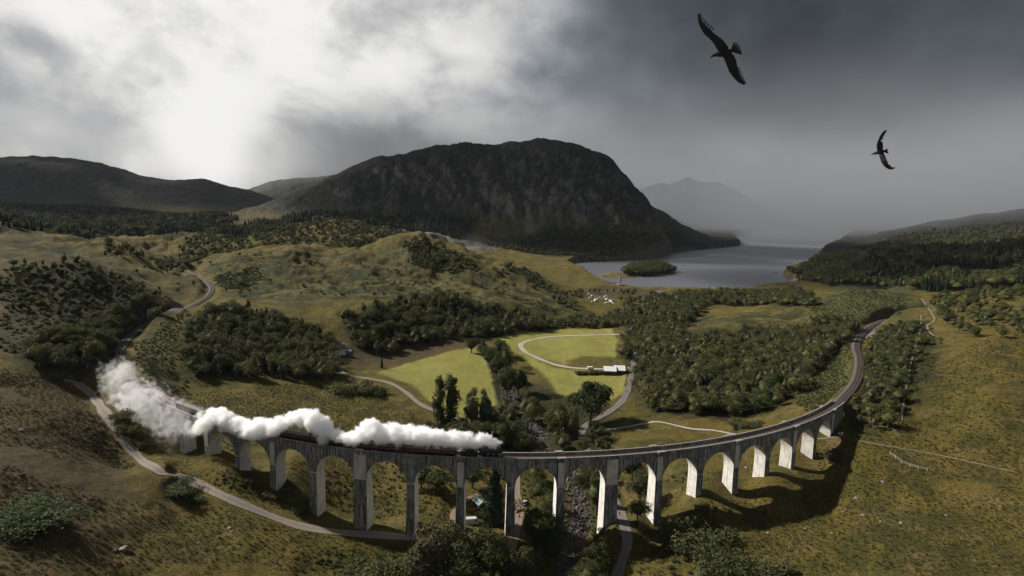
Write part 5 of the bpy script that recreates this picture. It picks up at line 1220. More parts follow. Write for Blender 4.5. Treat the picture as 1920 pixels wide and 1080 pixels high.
low_growth('moor_grass', [(340,735),(640,720),(800,790),(700,835),(500,815),(380,780)], 2.0, 319, .42, [5, 6], .7, 1.3)
low_growth('moor_grass', [(1600,820),(1740,700),(1960,600),(1960,860)], 2.3, 320, .42, [5, 6, 7], .7, 1.4)
import bmesh
# ------------------------------------------------------------------ stones
m_stone = worn('grey_stone', (0.24, 0.225, 0.21), 0.9, 0.2, 0.6, 1.5)
m_dstone = worn('river_stone', (0.10, 0.085, 0.078), 0.8, 0.3, 0.6, 1.0)
def rock_mesh(name, seed, m, sub=2, flat=.7):
    bm = bmesh.new(); bmesh.ops.create_icosphere(bm, subdivisions=sub, radius=1.0); r = random.Random(seed)
    o = [r.uniform(0, 50) for _ in range(3)]
    co = np.array([v.co for v in bm.verts]); n = gnoise(co[:, 0] * 1.3 + o[0], co[:, 1] * 1.3 + co[:, 2] * 1.7 + o[1], seed) + .5 * gnoise(co[:, 0] * 3 + o[2], co[:, 2] * 3 + co[:, 1] * 2, seed + 3)
    for v, k in zip(bm.verts, n): v.co = v.co * (1 + .38 * float(k)); v.co.z *= flat
    me = bpy.data.meshes.new(name); bm.to_mesh(me); bm.free(); me.materials.append(m); return me
ROCKS = [rock_mesh('boulder', s, m_stone) for s in (1, 2, 3)]
for k, (px, py, wpx, lb) in enumerate(((1690, 982, 7, 'small white boulder lying alone on the lower right meadow'), (1560, 1000, 5, 'pale stone on the lower right meadow left of the white boulder'), (1618, 968, 8, 'grey boulder on the right meadow above the white one'),
        (1605, 935, 7, 'grey boulder at the far edge of the viaduct shadow on the right'), (232, 1031, 14, 'grey boulder half sunk in the grass of the lower left slope'), (30, 985, 13, 'grey stone below the bracken clump at the far left'), (55, 918, 6, 'pale stone on the brown slope above the left bracken clump'),
        (430, 992, 8, 'pale stone on the grass below the gravel track'), (215, 1033, 8, 'smaller stone beside the half sunk boulder'), (372, 1020, 6, 'small stone on the slope right of the half sunk boulder'), (781, 998, 9, 'boulder by the path end at the foot of the left pier'),
        (1440, 1000, 6, 'stone on the meadow in front of the dark bushes'), (1655, 905, 7, 'stone on the meadow below the white fence'), (300, 860, 6, 'stone on the verge of the gravel track'), (40, 808, 8, 'pale stone high on the brown slope at left'), (105, 840, 6, 'stone in the heather of the brown left slope'))):
    P = hit1(px, py); d = np.linalg.norm(P - np.array([0, 0, CAM_Z])); s = wpx * d / F_PX / 2
    o = link('boulder', ROCKS[k % 3], None, (P[0], P[1], P[2] + s * .2), k * 1.7); o.scale = (s, s * .8, s * .8); tag(o, lb, 'boulder', 'boulders in the grass')
RS = [bpy.data.objects.new('stone_shape', rock_mesh('stone_shape', s, m_dstone, 1, .75)) for s in (5, 6, 7, 8)]
rr = np.random.default_rng(8); n = 5200; ii = rr.integers(0, len(RIVER), n); TR = np.gradient(RIVER[:, :2], axis=0); TR /= np.linalg.norm(TR, axis=1)[:, None]
off = rr.normal(0, 2.3, n); x = RIVER[ii, 0] + TR[ii, 1] * off + rr.normal(0, .8, n); y = RIVER[ii, 1] - TR[ii, 0] * off + rr.normal(0, .8, n); s = 0.16 + rr.gamma(1.6, .16, n)
k = poly_sd(x, y, FIELDS[0]) > 1; x, y, s = x[k], y[k], s[k]; n = len(x)
instances('river_stones', np.stack([x, y, H(x, y) + s * .15], 1), np.stack([s * 1.2, s, s * .9], 1), rr.uniform(0, 3, (n, 3)), rr.integers(0, 4, n), RS)
# the burn running between the stones
m_burn = mat('burn_water', (0.02, 0.019, 0.017), 0.12, 0.5, build=water_mat)
tag(ribbon('river', RIVER, 3.2, m_burn, 0.10), kind='structure')
n = 2600; x = rr.uniform(-180, 330, n); y = rr.uniform(140, 480, n); k = fbm(x, y, 45, 3, .5, 44) > .12; x, y = x[k], y[k]; k = clear_of_lines(x, y, .5) & (np.minimum(poly_sd(x, y, FIELDS[0]), poly_sd(x, y, FIELDS[1])) > 2); x, y = x[k], y[k]; n = len(x); s = .1 + rr.gamma(1.5, .10, n)
RG = [bpy.data.objects.new('stone_shape', rock_mesh('stone_shape', s_, m_stone, 1, .6)) for s_ in (15, 16)]
instances('scattered_stones', np.stack([x, y, H(x, y)], 1), np.stack([s * 1.3, s, s * .8], 1), rr.uniform(0, 3, (n, 3)), rr.integers(0, 2, n), RG)

# ------------------------------------------------------------------ buildings
m_white = worn('white_harling', (0.72, 0.70, 0.66), 0.9, 0.2, 0.25, 1.2)
m_slate = worn('slate_roof', (0.115, 0.12, 0.13), 0.7, 0.35, 0.35, 1.5)
m_tin = worn('pale_tin_roof', (0.62, 0.63, 0.63), 0.45, 0.4, 0.25, .8)
m_timber = worn('dark_timber', (0.075, 0.06, 0.05), 0.9, 0.15, 0.4, 2)
m_win = mat('window_glass', (0.03, 0.035, 0.04), 0.1, 0.6)
m_pole = worn('weathered_pole', (0.16, 0.135, 0.11), 0.9, 0.1, 0.4, 2)
m_pale = worn('bleached_wood', (0.46, 0.43, 0.38), 0.85, 0.15, 0.35, 2)
def house(name, label, cat, px, py, rz, L, Wd, hw_, hr, mw, mr, chim=1, nwin=3, group=None):
    P = hit1(px, py); z = P[2] - .1; t = thing(name, label, cat, (P[0], P[1], z), rz, group)
    mb = MB(); mb.prism([(-Wd / 2, -.6), (Wd / 2, -.6), (Wd / 2, hw_), (0, hr - .08), (-Wd / 2, hw_)], -L / 2, L / 2); mb.build('wall', mw, t)
    mb = MB(); e = .35; sl = (hr - hw_) / (Wd / 2)
    for sg in (-1, 1): mb.add([(sg * (Wd / 2 + e), -L / 2 - e, hw_ - e * sl), (sg * (Wd / 2 + e), L / 2 + e, hw_ - e * sl), (0, L / 2 + e, hr), (0, -L / 2 - e, hr), (sg * (Wd / 2 + e), -L / 2 - e, hw_ - e * sl + .16), (sg * (Wd / 2 + e), L / 2 + e, hw_ - e * sl + .16), (0, L / 2 + e, hr + .16), (0, -L / 2 - e, hr + .16)],
                                 [(0, 1, 2, 3), (7, 6, 5, 4), (0, 4, 5, 1), (0, 3, 7, 4), (1, 5, 6, 2)])
    rf = mb.build('roof', mr, t)
    for k in range(chim):
        mb = MB(); yy = (L / 2 - .4) * (1 if k == 0 else -1); mb.box((0, yy, hr + .35), (.6, .9, 1.3)); mb.cyl((0, yy, hr + 1.0), (0, yy, hr + 1.3), .14, .12, 8); mb.build('chimney', mw, rf)
    wm_ = MB(); wm_.box((0, 0, 0), (.08, .9, 1.1)); wm_.box((.04, 0, 0), (.05, .07, 1.1), m=1); wm_.box((.04, 0, 0), (.05, .9, .07), m=1); wmm = wm_.mesh('window', [m_win, m_white])
    for k in range(nwin):
        for sg in (-1, 1): link('window', wmm, t, (sg * (Wd / 2 + .02), -L / 2 + L * (k + .5) / nwin, hw_ * .55), 0 if sg > 0 else PI)
    mb = MB(); mb.box((0, 0, 0), (.9, .08, 2.0)); link('door', mb.mesh('door', m_timber), t, (0.0, -L / 2 - .03, .95))
    return t
house('cottage', 'white gabled cottage at the top of the farm lane, end facing the viaduct', 'cottage', 635, 664, R_(-48), 9, 6.5, 4.6, 7.4, m_white, m_slate, 2)
house('outbuilding', 'low grey roofed outbuilding joined to the right side of the white cottage', 'outbuilding', 647, 665, R_(78), 11, 5.5, 2.6, 4.4, m_slate, m_slate, 0, 3)
house('shed', 'small white roofed shed among the trees left of the cottage', 'shed', 602, 664, R_(60), 6, 4, 2.4, 3.4, m_timber, m_tin, 0, 1)
house('barn', 'white roofed barn beside the road at the edge of the big wood', 'barn', 1143, 700, R_(84), 9, 11, 3.4, 5.6, m_timber, m_tin, 0, 2)
house('barn', 'smaller right half of the white roofed barn, nearest the road', 'barn', 1161, 699, R_(84), 8, 10, 3.4, 5.9, m_timber, m_tin, 0, 2)
house('white_house', 'white house among dark trees on the right shore of the loch', 'house', 1568, 513, R_(20), 13, 8, 5, 8, m_white, m_slate, 2, 4)
house('white_house', 'long low white house below the other one on the right shore', 'house', 1590, 524, R_(75), 15, 7, 3, 5.5, m_white, m_tin, 1, 4)
house('white_house', 'white house by the trees behind the loch head car park', 'house', 1238, 553, R_(70), 12, 7, 4, 6.5, m_white, m_slate, 2, 4)
house('hut', 'teal green canvas sided hut half hidden by the black spruce', 'hut', 899, 948, R_(35), 5.0, 3.6, 2.0, 2.9, worn('teal_canvas', (0.10, 0.17, 0.16), .8, .2), worn('faded_teal_roof', (0.17, 0.24, 0.225), .7, .2), 0, 1)
# stone tower with a statue at the loch head
P = hit1(1163, 534); t = thing('monument_tower', 'slim round stone monument tower on the flat at the loch head', 'monument', tuple(P))
mb = MB(); mb.cyl((0, 0, -.5), (0, 0, 15), 1.5, 1.15, 18); mb.build('shaft', m_stone, t)
mb = MB(); mb.cyl((0, 0, 15.003), (0, 0, 15.6), 1.55, 1.6, 18); mb.cyl((0, 0, 15.6), (0, 0, 16.6), 1.5, 1.5, 18); mb.build('parapet', m_stone, t)
mb = MB(); mb.cyl((0, 0, 16.6), (0, 0, 18.2), .34, .28, 10); mb.cyl((0, 0, 18.2), (0, 0, 18.7), .22, .18, 10); mb.build('statue', m_stone, t)
mb = MB(); mb.cyl((0, 0, -.6), (0, 0, 1.3), 7, 7, 8); mb.build('enclosure_wall', m_stone, t)
# clipped conifer hedge by the barn
for k in range(9):
    px = 1083 + 6.6 * k; single('hedge_bush', ('near_shrub', k % 2), px, 703 - k * .1, 9 + 1.5 * math.sin(k * 2.1), f'{nth(k)} bush from the left in the dark hedge before the white roofed barn', .8, 'hedge by the barn', 'hedge bush')

# ------------------------------------------------------------------ cars and vans
car_cols = {'white': (0.7, 0.7, 0.69), 'silver': (0.42, 0.43, 0.44), 'dark': (0.03, 0.032, 0.036), 'blue': (0.05, 0.08, 0.16), 'red': (0.2, 0.03, 0.03)}
car_m = {k: worn('car_paint_' + k, c, .3, .5, .15, 1) for k, c in car_cols.items()}
m_tyre = worn('tyre_rubber', (0.02, 0.02, 0.02), .9, .2)
def car_parts(van=False):
    p = {}
    if van: body = [(-2.6, .35), (2.6, .35), (2.65, 1.1), (2.2, 1.5), (1.9, 2.75), (-2.6, 2.75)]; glass = [(2.12, 1.55), (1.86, 2.5), (1.2, 2.5), (1.2, 1.55)]
    else: body = [(-2.05, .35), (2.05, .35), (2.1, .75), (1.1, .95), (.5, 1.42), (-1.2, 1.46), (-1.95, .98), (-2.1, .7)]; glass = [(1.0, .95), (.45, 1.38), (-1.15, 1.41), (-1.75, .98)]
    hwid = 1.0 if van else .86
    def pr(poly, w): 
        mb = MB(); mb.prism(poly, -w, w); me = mb.mesh('x', []); 
        me.transform(Matrix.Rotation(0, 4, 'Z')); return me
    mb = MB(); mb.prism(body, -hwid, hwid); p['body'] = mb
    mb = MB(); mb.prism(glass, -hwid - .012, hwid + .012); p['glazing'] = mb
    mb = MB(); mb.cyl((0, -.1, 0), (0, .1, 0), .33, n=14); p['wheel'] = mb
    return p, hwid
CARS = {}
def car(px, py, rz, col, van, label, group=None, loc=None):
    key = (col, van)
    if key not in CARS:
        p, hwid = car_parts(van); CARS[key] = (p['body'].mesh('body', car_m[col]), p['glazing'].mesh('glazing', m_glass), p['wheel'].mesh('wheel', m_tyre), hwid)
    b, g, w, hwid = CARS[key]; P = hit1(px, py); t = thing('motorhome' if van else 'parked_car', label, 'motorhome' if van else 'car', (P[0], P[1], P[2] + .02), rz, group)
    link('body', b, t); link('glazing', g, t)
    for xx in (-1.35, 1.35):
        for sg in (-1, 1): link('wheel', w, t, (xx, sg * (hwid - .06), .33))
    return t
car(984, 945, R_(70), 'silver', False, 'silver car parked under the light green tree by the dirt track')
car(884, 983, R_(10), 'silver', True, 'pale van parked at the foot of the black spruce')
car(1172, 690, R_(80), 'dark', False, 'dark car parked on the road beside the white roofed barn')
car(1107, 694, R_(5), 'white', True, 'white van parked behind the hedge left of the barn')
grp = 'vehicles parked at the loch head'
_cnt = {}
for k, (cx, cyy, col, van) in enumerate(sorted(((290, 243, 'white', True), (318, 250, 'white', False), (340, 262, 'silver', False), (300, 266, 'white', False), (325, 280, 'dark', False), (340, 292, 'white', True), (318, 300, 'silver', False), (355, 275, 'white', False), (430, 262, 'white', True), (440, 282, 'white', True), (458, 290, 'white', False), (478, 300, 'white', True), (452, 308, 'silver', False), (490, 310, 'white', False), (432, 308, 'white', False), (470, 318, 'dark', False), (410, 272, 'silver', False), (375, 262, 'white', False), (500, 296, 'red', False), (420, 300, 'blue', False)))):
    _q = _cnt.get((col, van), 0); _cnt[col, van] = _q + 1
    car(1040 + cx / 4.5, 500 + cyy / 4.5, 0.3 * k, col, van, f'{nth(_q)} {col} {"motorhome" if van else "car"} from the left in the car park at the loch head', grp)

# ------------------------------------------------------------------ poles, goals, fence, signs
def pole(px, py, h, label, arms=2):
    P = hit1(px, py); t = thing('telegraph_pole', label, 'pole', tuple(P), .4)
    mb = MB(); mb.cyl((0, 0, -.5), (0, 0, h), .16, .11, 8); mb.build('post', m_pole, t)
    for k in range(arms): mb = MB(); mb.box((0, 0, h - .4 - .6 * k), (1.7, .12, .12)); mb.build('crossarm', m_pole, t)
pole(482, 778, 9.5, 'wooden telegraph pole on the moor above the steam')
pole(1728, 602, 8, 'wooden pole at the top of the pale fence line on the right', 1)
pole(1689, 790, 7, 'wooden pole at the bottom of the pale fence line on the right', 1)
for px, py, lb in ((844, 677, 'white football goal at the far end of the mown field'), (868, 756, 'dark goal frame at the near end of the mown field behind the poplars')):
    P = hit1(px, py); t = thing('goal_frame', lb, 'goal', tuple(P), .15)
    for sg in (-1, 1): mb = MB(); mb.cyl((sg * 2.4, 0, 0), (sg * 2.4, 0, 2.2), .07, n=8); mb.build('post', m_pole, t)
    mb = MB(); mb.cyl((-2.4, 0, 2.2), (2.4, 0, 2.2), .07, n=8); mb.build('crossbar', m_pole, t)
def fence(label, pts, m, rails=2, h=1.2, step=3.0):
    P = resample(hit([p[0] for p in pts], [p[1] for p in pts]), step); P[:, 2] = H(P[:, 0], P[:, 1]); o0 = P[0]; t = thing('fence', label, 'fence', tuple(o0))
    pm = MB(); pm.box((0, 0, h / 2 - .2), (.16, .16, h + .4)); pm = pm.mesh('post', m)
    for q in P: link('post', pm, t, tuple(q - o0))
    for r in range(rails):
        mb = MB()
        for a, b in zip(P[:-1], P[1:]): mb.cyl(tuple(a - o0 + np.array([0, 0, h * (.9 - .4 * r)])), tuple(b - o0 + np.array([0, 0, h * (.9 - .4 * r)])), .06, n=5)
        mb.build('rail', m, t)
fence('pale weathered wooden fence running down the right meadow', [(1668, 853), (1687, 868), (1716, 880), (1738, 884)], m_pale, 2, 1.5, 2.6)
fence('thin dark fence on the meadow behind the pale one', [(1690, 858), (1720, 866), (1745, 876)], m_pole, 2, 1.2, 3)
fence('post and wire fence along the lower edge of the mown field', [(730, 712), (766, 724), (792, 746), (822, 768)], m_pole, 1, 1.1, 4)
for px, py, w, h, lb in ((1578, 819, 1.5, 2.4, 'white notice board standing beside the trail under the last arch'), (1573, 817, .9, 1.8, 'smaller white board left of the notice board by the trail')):
    P = hit1(px, py); t = thing('notice_board', lb, 'sign', tuple(P), .3); mb = MB(); mb.box((0, 0, h * .68), (w, .06, h * .6)); mb.build('panel', m_white, t)
    for sg in (-1, 1): mb = MB(); mb.box((sg * w * .42, .06, h * .35), (.1, .06, h * .9)); mb.build('leg', m_pole, t)

# ------------------------------------------------------------------ walkers
m_skin = mat('skin', (0.45, 0.29, 0.22), .6); m_hair = mat('dark_hair', (0.03, 0.022, 0.018), .7); m_trous = worn('dark_trousers', (0.03, 0.034, 0.045), .9, .1)
def person_mesh(jm, step):
    me = bpy.data.meshes.new('person'); J = {'pel': (0, 0, .95), 'che': (0, .02, 1.3), 'nec': (0, .03, 1.48), 'hea': (0, .05, 1.63), 'top': (0, .05, 1.74)}
    vs = [J['pel'], (0, .01, 1.12), J['che'], J['nec'], J['hea'], J['top']]; es = [(0, 1), (1, 2), (2, 3), (3, 4), (4, 5)]; rad = [.15, .14, .17, .06, .10, .07]
    for sg in (-1, 1):
        b = len(vs); st = step * sg
        vs += [(sg * .10, 0, .90), (sg * .11, st * .5 + .03, .50), (sg * .11, st - .04, .08), (sg * .11, st + .12, .04)]; es += [(0, b), (b, b + 1), (b + 1, b + 2), (b + 2, b + 3)]; rad += [.11, .075, .05, .05]
        b = len(vs); vs += [(sg * .20, .02, 1.40), (sg * .26, -st * .4, 1.15), (sg * .24, -st * .7 + .12, .92), (sg * .24, -st * .7 + .17, .84)]; es += [(2, b), (b, b + 1), (b + 1, b + 2), (b + 2, b + 3)]; rad += [.075, .055, .042, .045]
    me.from_pydata(vs, es, []); o = bpy.data.objects.new('person', me); COL.objects.link(o)
    sk = o.modifiers.new('skin', 'SKIN'); sk.use_smooth_shade = True
    for v, r in zip(me.skin_vertices[0].data, rad): v.radius = (r, r)
    me.skin_vertices[0].data[0].use_root = True
    ss = o.modifiers.new('sub', 'SUBSURF'); ss.levels = 1; ss.render_levels = 1
    dg = bpy.context.evaluated_depsgraph_get(); em = bpy.data.meshes.new_from_object(o.evaluated_get(dg)); bpy.data.objects.remove(o)
    for m in (jm, m_trous, m_skin, m_hair): em.materials.append(m)
    for p in em.polygons:
        c = p.center; p.material_index = 3 if c.z > 1.66 or (c.z > 1.56 and c.y < .03) else 2 if c.z > 1.5 or (c.z < .9 and abs(c.x) > .2) else 1 if c.z < .98 and abs(c.x) < .2 else 0
    em.name = 'person'; return em
jackets = [worn('jacket_' + n, c, .8, .2) for n, c in (('red', (.22, .03, .03)), ('blue', (.04, .07, .2)), ('black', (.02, .02, .022)), ('grey', (.25, .25, .25)))]
PM_ = [person_mesh(j, s_) for j, s_ in zip(jackets, (.22, .18, .24, .12))]
for px, py, k, rz, lb in ((1174, 716, 2, 0, 'person in a black jacket walking down the road below the barn, leading'), (1177, 722, 0, .2, 'person in a red jacket on the right edge of the road'), (1172, 724, 1, 0, 'person in a blue jacket on the left edge of the road'), (1174, 736, 2, .1, 'person in black lowest on the road before the bend'), (1161, 967, 2, 3.0, 'person in a black jacket walking up the tarmac road under the arch'), (1580, 822, 3, 1, 'person in a grey jacket standing by the white notice board')):
    P = hit1(px, py); o = link('person', PM_[k], None, tuple(P), rz); tag(o, lb, 'person')

# ------------------------------------------------------------------ boats
m_hull = worn('white_hull', (0.7, 0.7, 0.69), .4, .5, .2, .5); m_dhull = worn('dark_hull', (0.05, 0.05, 0.055), .6, .3)
def boat(px, py, L, rz, m, label, cabin=True):
    P = at(px, py, z=0.0); t = thing('boat', label, 'boat', (P[0], P[1], 0.0), rz); Wd = L * .24; mb = MB(); V = []; F = []
    for y_, w, zb, zt in ((-.5, .75, .02, .09), (-.2, 1, -.02, .08), (.15, .95, -.02, .085), (.38, .5, 0, .105), (.5, .04, .05, .12)):
        V += [(-w * Wd / 2, y_ * L, zt * L), (-w * Wd * .35, y_ * L, zb * L - .2), (w * Wd * .35, y_ * L, zb * L - .2), (w * Wd / 2, y_ * L, zt * L)]
    for k in range(4):
        a, b = 4 * k, 4 * k + 4; F += [(a, b, b + 1, a + 1), (a + 1, b + 1, b + 2, a + 2), (a + 2, b + 2, b + 3, a + 3), (a + 3, b + 3, b, a)]
    F += [(0, 1, 2, 3), (19, 18, 17, 16)]; mb.add(V, F); mb.build('hull', m, t)
    if cabin:
        mb = MB(); mb.box((0, -.02 * L, .13 * L), (Wd * .7, L * .5, .10 * L), taper=.94); c = mb.build('cabin', m_hull, t); mb = MB(); mb.box((0, -.02 * L, .135 * L), (Wd * .72, L * .46, .035 * L)); mb.build('window_band', m_glass, c)
        mb = MB(); mb.cyl((0, .1 * L, .18 * L), (0, .1 * L, .30 * L), .08, n=6); mb.build('mast', m_hull, t)
    return t
boat(1494, 527.5, 22, R_(75), m_hull, 'white cruise boat moored at the jetty by the wooded point')
boat(1506, 534, 9, R_(70), m_hull, 'small white boat near the shore below the cruise boat')
boat(1283, 497.5, 8, R_(60), m_dhull, 'small dark boat on the loch right of the wooded islet', False)
boat(1455, 512, 9, R_(85), m_dhull, 'small dark boat on the loch left of the wooded point', False)
a, b = at(1498, 531, z=1.0), at(1517, 532.5, z=1.0); j = thing('jetty', 'dark timber jetty by the cruise boat at the wooded point', 'jetty', (a[0], a[1], 0))
mb = MB(); mb.cyl((0, 0, 1), tuple(b - a + np.array([0, 0, 1.0])), 1.0, n=4); mb.build('deck', m_timber, j)
for k in range(5): mb = MB(); q = (b - a) * k / 4; mb.cyl((q[0], q[1], -2), (q[0], q[1], 1.4), .2, n=6); mb.build('pile', m_timber, j)

# ------------------------------------------------------------------ two gulls
m_bird = worn('dark_plumage', (0.028, 0.025, 0.023), .75, .2, .3, 20); m_fea = worn('flight_feather', (0.04, 0.034, 0.03), .7, .2, .3, 20); m_beak = mat('beak', (0.05, 0.04, 0.03), .4)
def bird(cpx, cpy, dist, spans, body, tail, label, k_px, seed):
    """outline measured in pixels about the body's middle; thickness and bend are added in depth"""
    w = Vector(pixdir(cpx, cpy)); org = Vector((0, 0, CAM_Z)) + w.normalized() * dist; m = dist / F_PX
    r = Vector(w.normalized()); ex = r.cross(Vector((0, 0, 1))).normalized(); ey = ex.cross(r).normalized()     # ey up
    tilt = Matrix.Rotation(R_(14), 3, ex)
    ex, ey, r = tilt @ ex, tilt @ ey, tilt @ r
    def W3(u, v, dpt): return ex * (u * m) - ey * (v * m) + r * (dpt * m)
    t = thing('bird', label, 'bird', org); mb = MB(); V = []; n = 10
    for u, v, rad in body:
        i = body.index((u, v, rad)); a = Vector(body[min(i + 1, len(body) - 1)][:2]) - Vector(body[max(i - 1, 0)][:2]); a = a.normalized(); nx, ny = -a.y, a.x
        for q in range(n): th = 2 * PI * q / n; V.append(W3(u + nx * rad * math.cos(th), v + ny * rad * math.cos(th), rad * .9 * math.sin(th)))
    F = [(i * n + q, i * n + (q + 1) % n, (i + 1) * n + (q + 1) % n, (i + 1) * n + q) for i in range(len(body) - 1) for q in range(n)] + [tuple(range(n)), tuple(reversed(range((len(body) - 1) * n, len(body) * n)))]
    mb.add(V, F); fe = []
    for sec in spans:
        V = []; ns = len(sec); prof = [(0, 0), (.12, .5), (.35, .62), (.7, .32), (1, .06), (1, -.06), (.6, -.25), (.2, -.4)]
        for i, (l, tr) in enumerate(sec):
            f = i / (ns - 1); th = 5.2 * (1 - f) + 1.3; bend = -16 * math.sin(f * 2.3) + 10 * f * f
            for c, h_ in prof: V.append(W3(l[0] + (tr[0] - l[0]) * c, l[1] + (tr[1] - l[1]) * c, bend + h_ * th))
        q8 = len(prof); F = [(i * q8 + q, i * q8 + (q + 1) % q8, (i + 1) * q8 + (q + 1) % q8, (i + 1) * q8 + q) for i in range(ns - 1) for q in range(q8)] + [tuple(range(q8)), tuple(reversed(range((ns - 1) * q8, ns * q8)))]
        mb.add(V, F)
        # primaries: separate blades behind the hand of the wing
        fm = MB(); h0 = ns // 2
        for s in range(9):
            f = h0 + (ns - 1 - h0) * (s + .3) / 9.0; i = int(f); g = f - i; l = Vector(sec[i][0]).lerp(Vector(sec[min(i + 1, ns - 1)][0]), g); tr = Vector(sec[i][1]).lerp(Vector(sec[min(i + 1, ns - 1)][1]), g)
            ax = (tr - l); tip = Vector(sec[-1][0]) - Vector(sec[h0][0]); ax = (ax.normalized() * .75 + tip.normalized() * .65).normalized(); nn = Vector((-ax.y, ax.x)); ff = f / (ns - 1); bend = -16 * math.sin(ff * 2.3) + 10 * ff * ff
            a0 = l.lerp(tr, .55); a1 = a0 + ax * ((tr - l).length * .45 + 3.6 * k_px); wd = 1.5 * k_px
            fm.add([W3(*(a0 - nn * wd), bend), W3(*(a0 + nn * wd), bend), W3(*(a1 + nn * wd * .5), bend + 1), W3(*(a1 - nn * wd * .7), bend + 1)] + [W3(*(a0 - nn * wd), bend + .5), W3(*(a0 + nn * wd), bend + .5), W3(*(a1 + nn * wd * .5), bend + 1.3), W3(*(a1 - nn * wd * .7), bend + 1.3)], [(0, 1, 2, 3), (7, 6, 5, 4), (0, 4, 5, 1), (1, 5, 6, 2), (2, 6, 7, 3), (3, 7, 4, 0)])
        fe.append(fm)
    me = mb.mesh('body', m_bird, True); o = link('body', me, t); rm = o.modifiers.new('join', 'REMESH'); rm.mode = 'VOXEL'; rm.voxel_size = max(.5 * m, .004); rm.use_smooth_shade = True
    dg = bpy.context.evaluated_depsgraph_get(); em = bpy.data.meshes.new_from_object(o.evaluated_get(dg)); o.modifiers.clear(); o.data = em; em.name = 'body'
    for fm in fe: fm.build('flight_feathers', m_fea, t)
    tm = MB(); c = Vector(tail[0]); ends = tail[1:]
    for k in range(len(ends)):
        e = Vector(ends[k]); ax = (e - c).normalized(); nn = Vector((-ax.y, ax.x)); wd = 1.5 * k_px
        tm.add([W3(*(c - nn * .8), .3 * k), W3(*(c + nn * .8), .3 * k), W3(*(e + nn * wd), .3 * k + 2), W3(*(e - nn * wd), .3 * k + 2), W3(*(c - nn * .8), .3 * k + .6), W3(*(c + nn * .8), .3 * k + .6), W3(*(e + nn * wd), .3 * k + 2.4), W3(*(e - nn * wd), .3 * k + 2.4)], [(0, 1, 2, 3), (7, 6, 5, 4), (0, 4, 5, 1), (1, 5, 6, 2), (2, 6, 7, 3), (3, 7, 4, 0)])
    tm.build('tail', m_fea, t)
    bm2 = MB(); b0, b1 = body[0], body[1]; bm2.cyl(W3(b0[0], b0[1], 0) * 1.0 + (W3(b0[0], b0[1], 0) - W3(b1[0], b1[1], 0)) * .25, W3(b1[0], b1[1], 0), .35 * m, 1.2 * m * k_px ** .5 * .8, 8); bm2.build('beak', m_beak, t)
    return t
def q(c, s, ox, oy): return [((a - ox) / s, (b - oy) / s) for a, b in c]
S1, OX, OY = 7.2, 560, 570
la = q([(500, 560), (470, 510), (440, 450), (390, 385), (322, 325), (272, 248), (242, 180), (232, 112)], S1, OX, OY); ta = q([(600, 545), (606, 500), (575, 452), (530, 395), (440, 325), (352, 250), (285, 180), (244, 118)], S1, OX, OY)
lb_ = q([(520, 590), (556, 618), (590, 680), (622, 760), (690, 850), (742, 908), (806, 955)], S1, OX, OY); tb = q([(620, 560), (668, 590), (700, 640), (718, 700), (748, 790), (785, 872), (815, 948)], S1, OX, OY)
bd = [(x_ / S1, y_ / S1, r_ / S1) for x_, y_, r_ in ((-176, 68, 2), (-150, 44, 6), (-136, 28, 17), (-112, 14, 24), (-70, 4, 38), (-20, 0, 46), (30, -6, 42), (70, -16, 28), (100, -24, 16))]
bird(1357.8, 99.2, 11.5, [list(zip(la, ta)), list(zip(lb_, tb))], bd, [(70 / S1, -18 / S1)] + q([(668, 460), (696, 474), (716, 494), (732, 520), (745, 548), (756, 576), (758, 600)], S1, OX, OY), 'large dark gull banking high in the stormy sky at upper right', 1.0, 1)
S2, OX, OY = 10.8, 440, 540
la = q([(400, 560), (390, 500), (378, 440), (372, 380), (385, 310), (405, 245), (435, 195), (472, 165)], S2, OX, OY); ta = q([(480, 560), (474, 490), (472, 420), (460, 350), (432, 320), (440, 265), (462, 215), (480, 178)], S2, OX, OY)
lb_ = q([(400, 555), (430, 600), (462, 680), (500, 735), (550, 785), (600, 822), (648, 838)], S2, OX, OY); tb = q([(480, 545), (515, 590), (545, 650), (575, 715), (590, 760), (625, 785), (655, 815)], S2, OX, OY)
bd = [(x_ / S2, y_ / S2, r_ / S2) for x_, y_, r_ in ((-138, 48, 2), (-115, 36, 7), (-100, 26, 18), (-75, 20, 24), (-40, 8, 32), (0, 0, 40), (35, -8, 32), (60, -16, 20))]
bird(1650.7, 285, 24.0, [list(zip(la, ta)), list(zip(lb_, tb))], bd, [(40 / S2, -10 / S2)] + q([(535, 500), (545, 512), (540, 530), (548, 550), (556, 572)], S2, OX, OY), 'smaller dark gull gliding lower over the loch side hills at right', .62, 2)
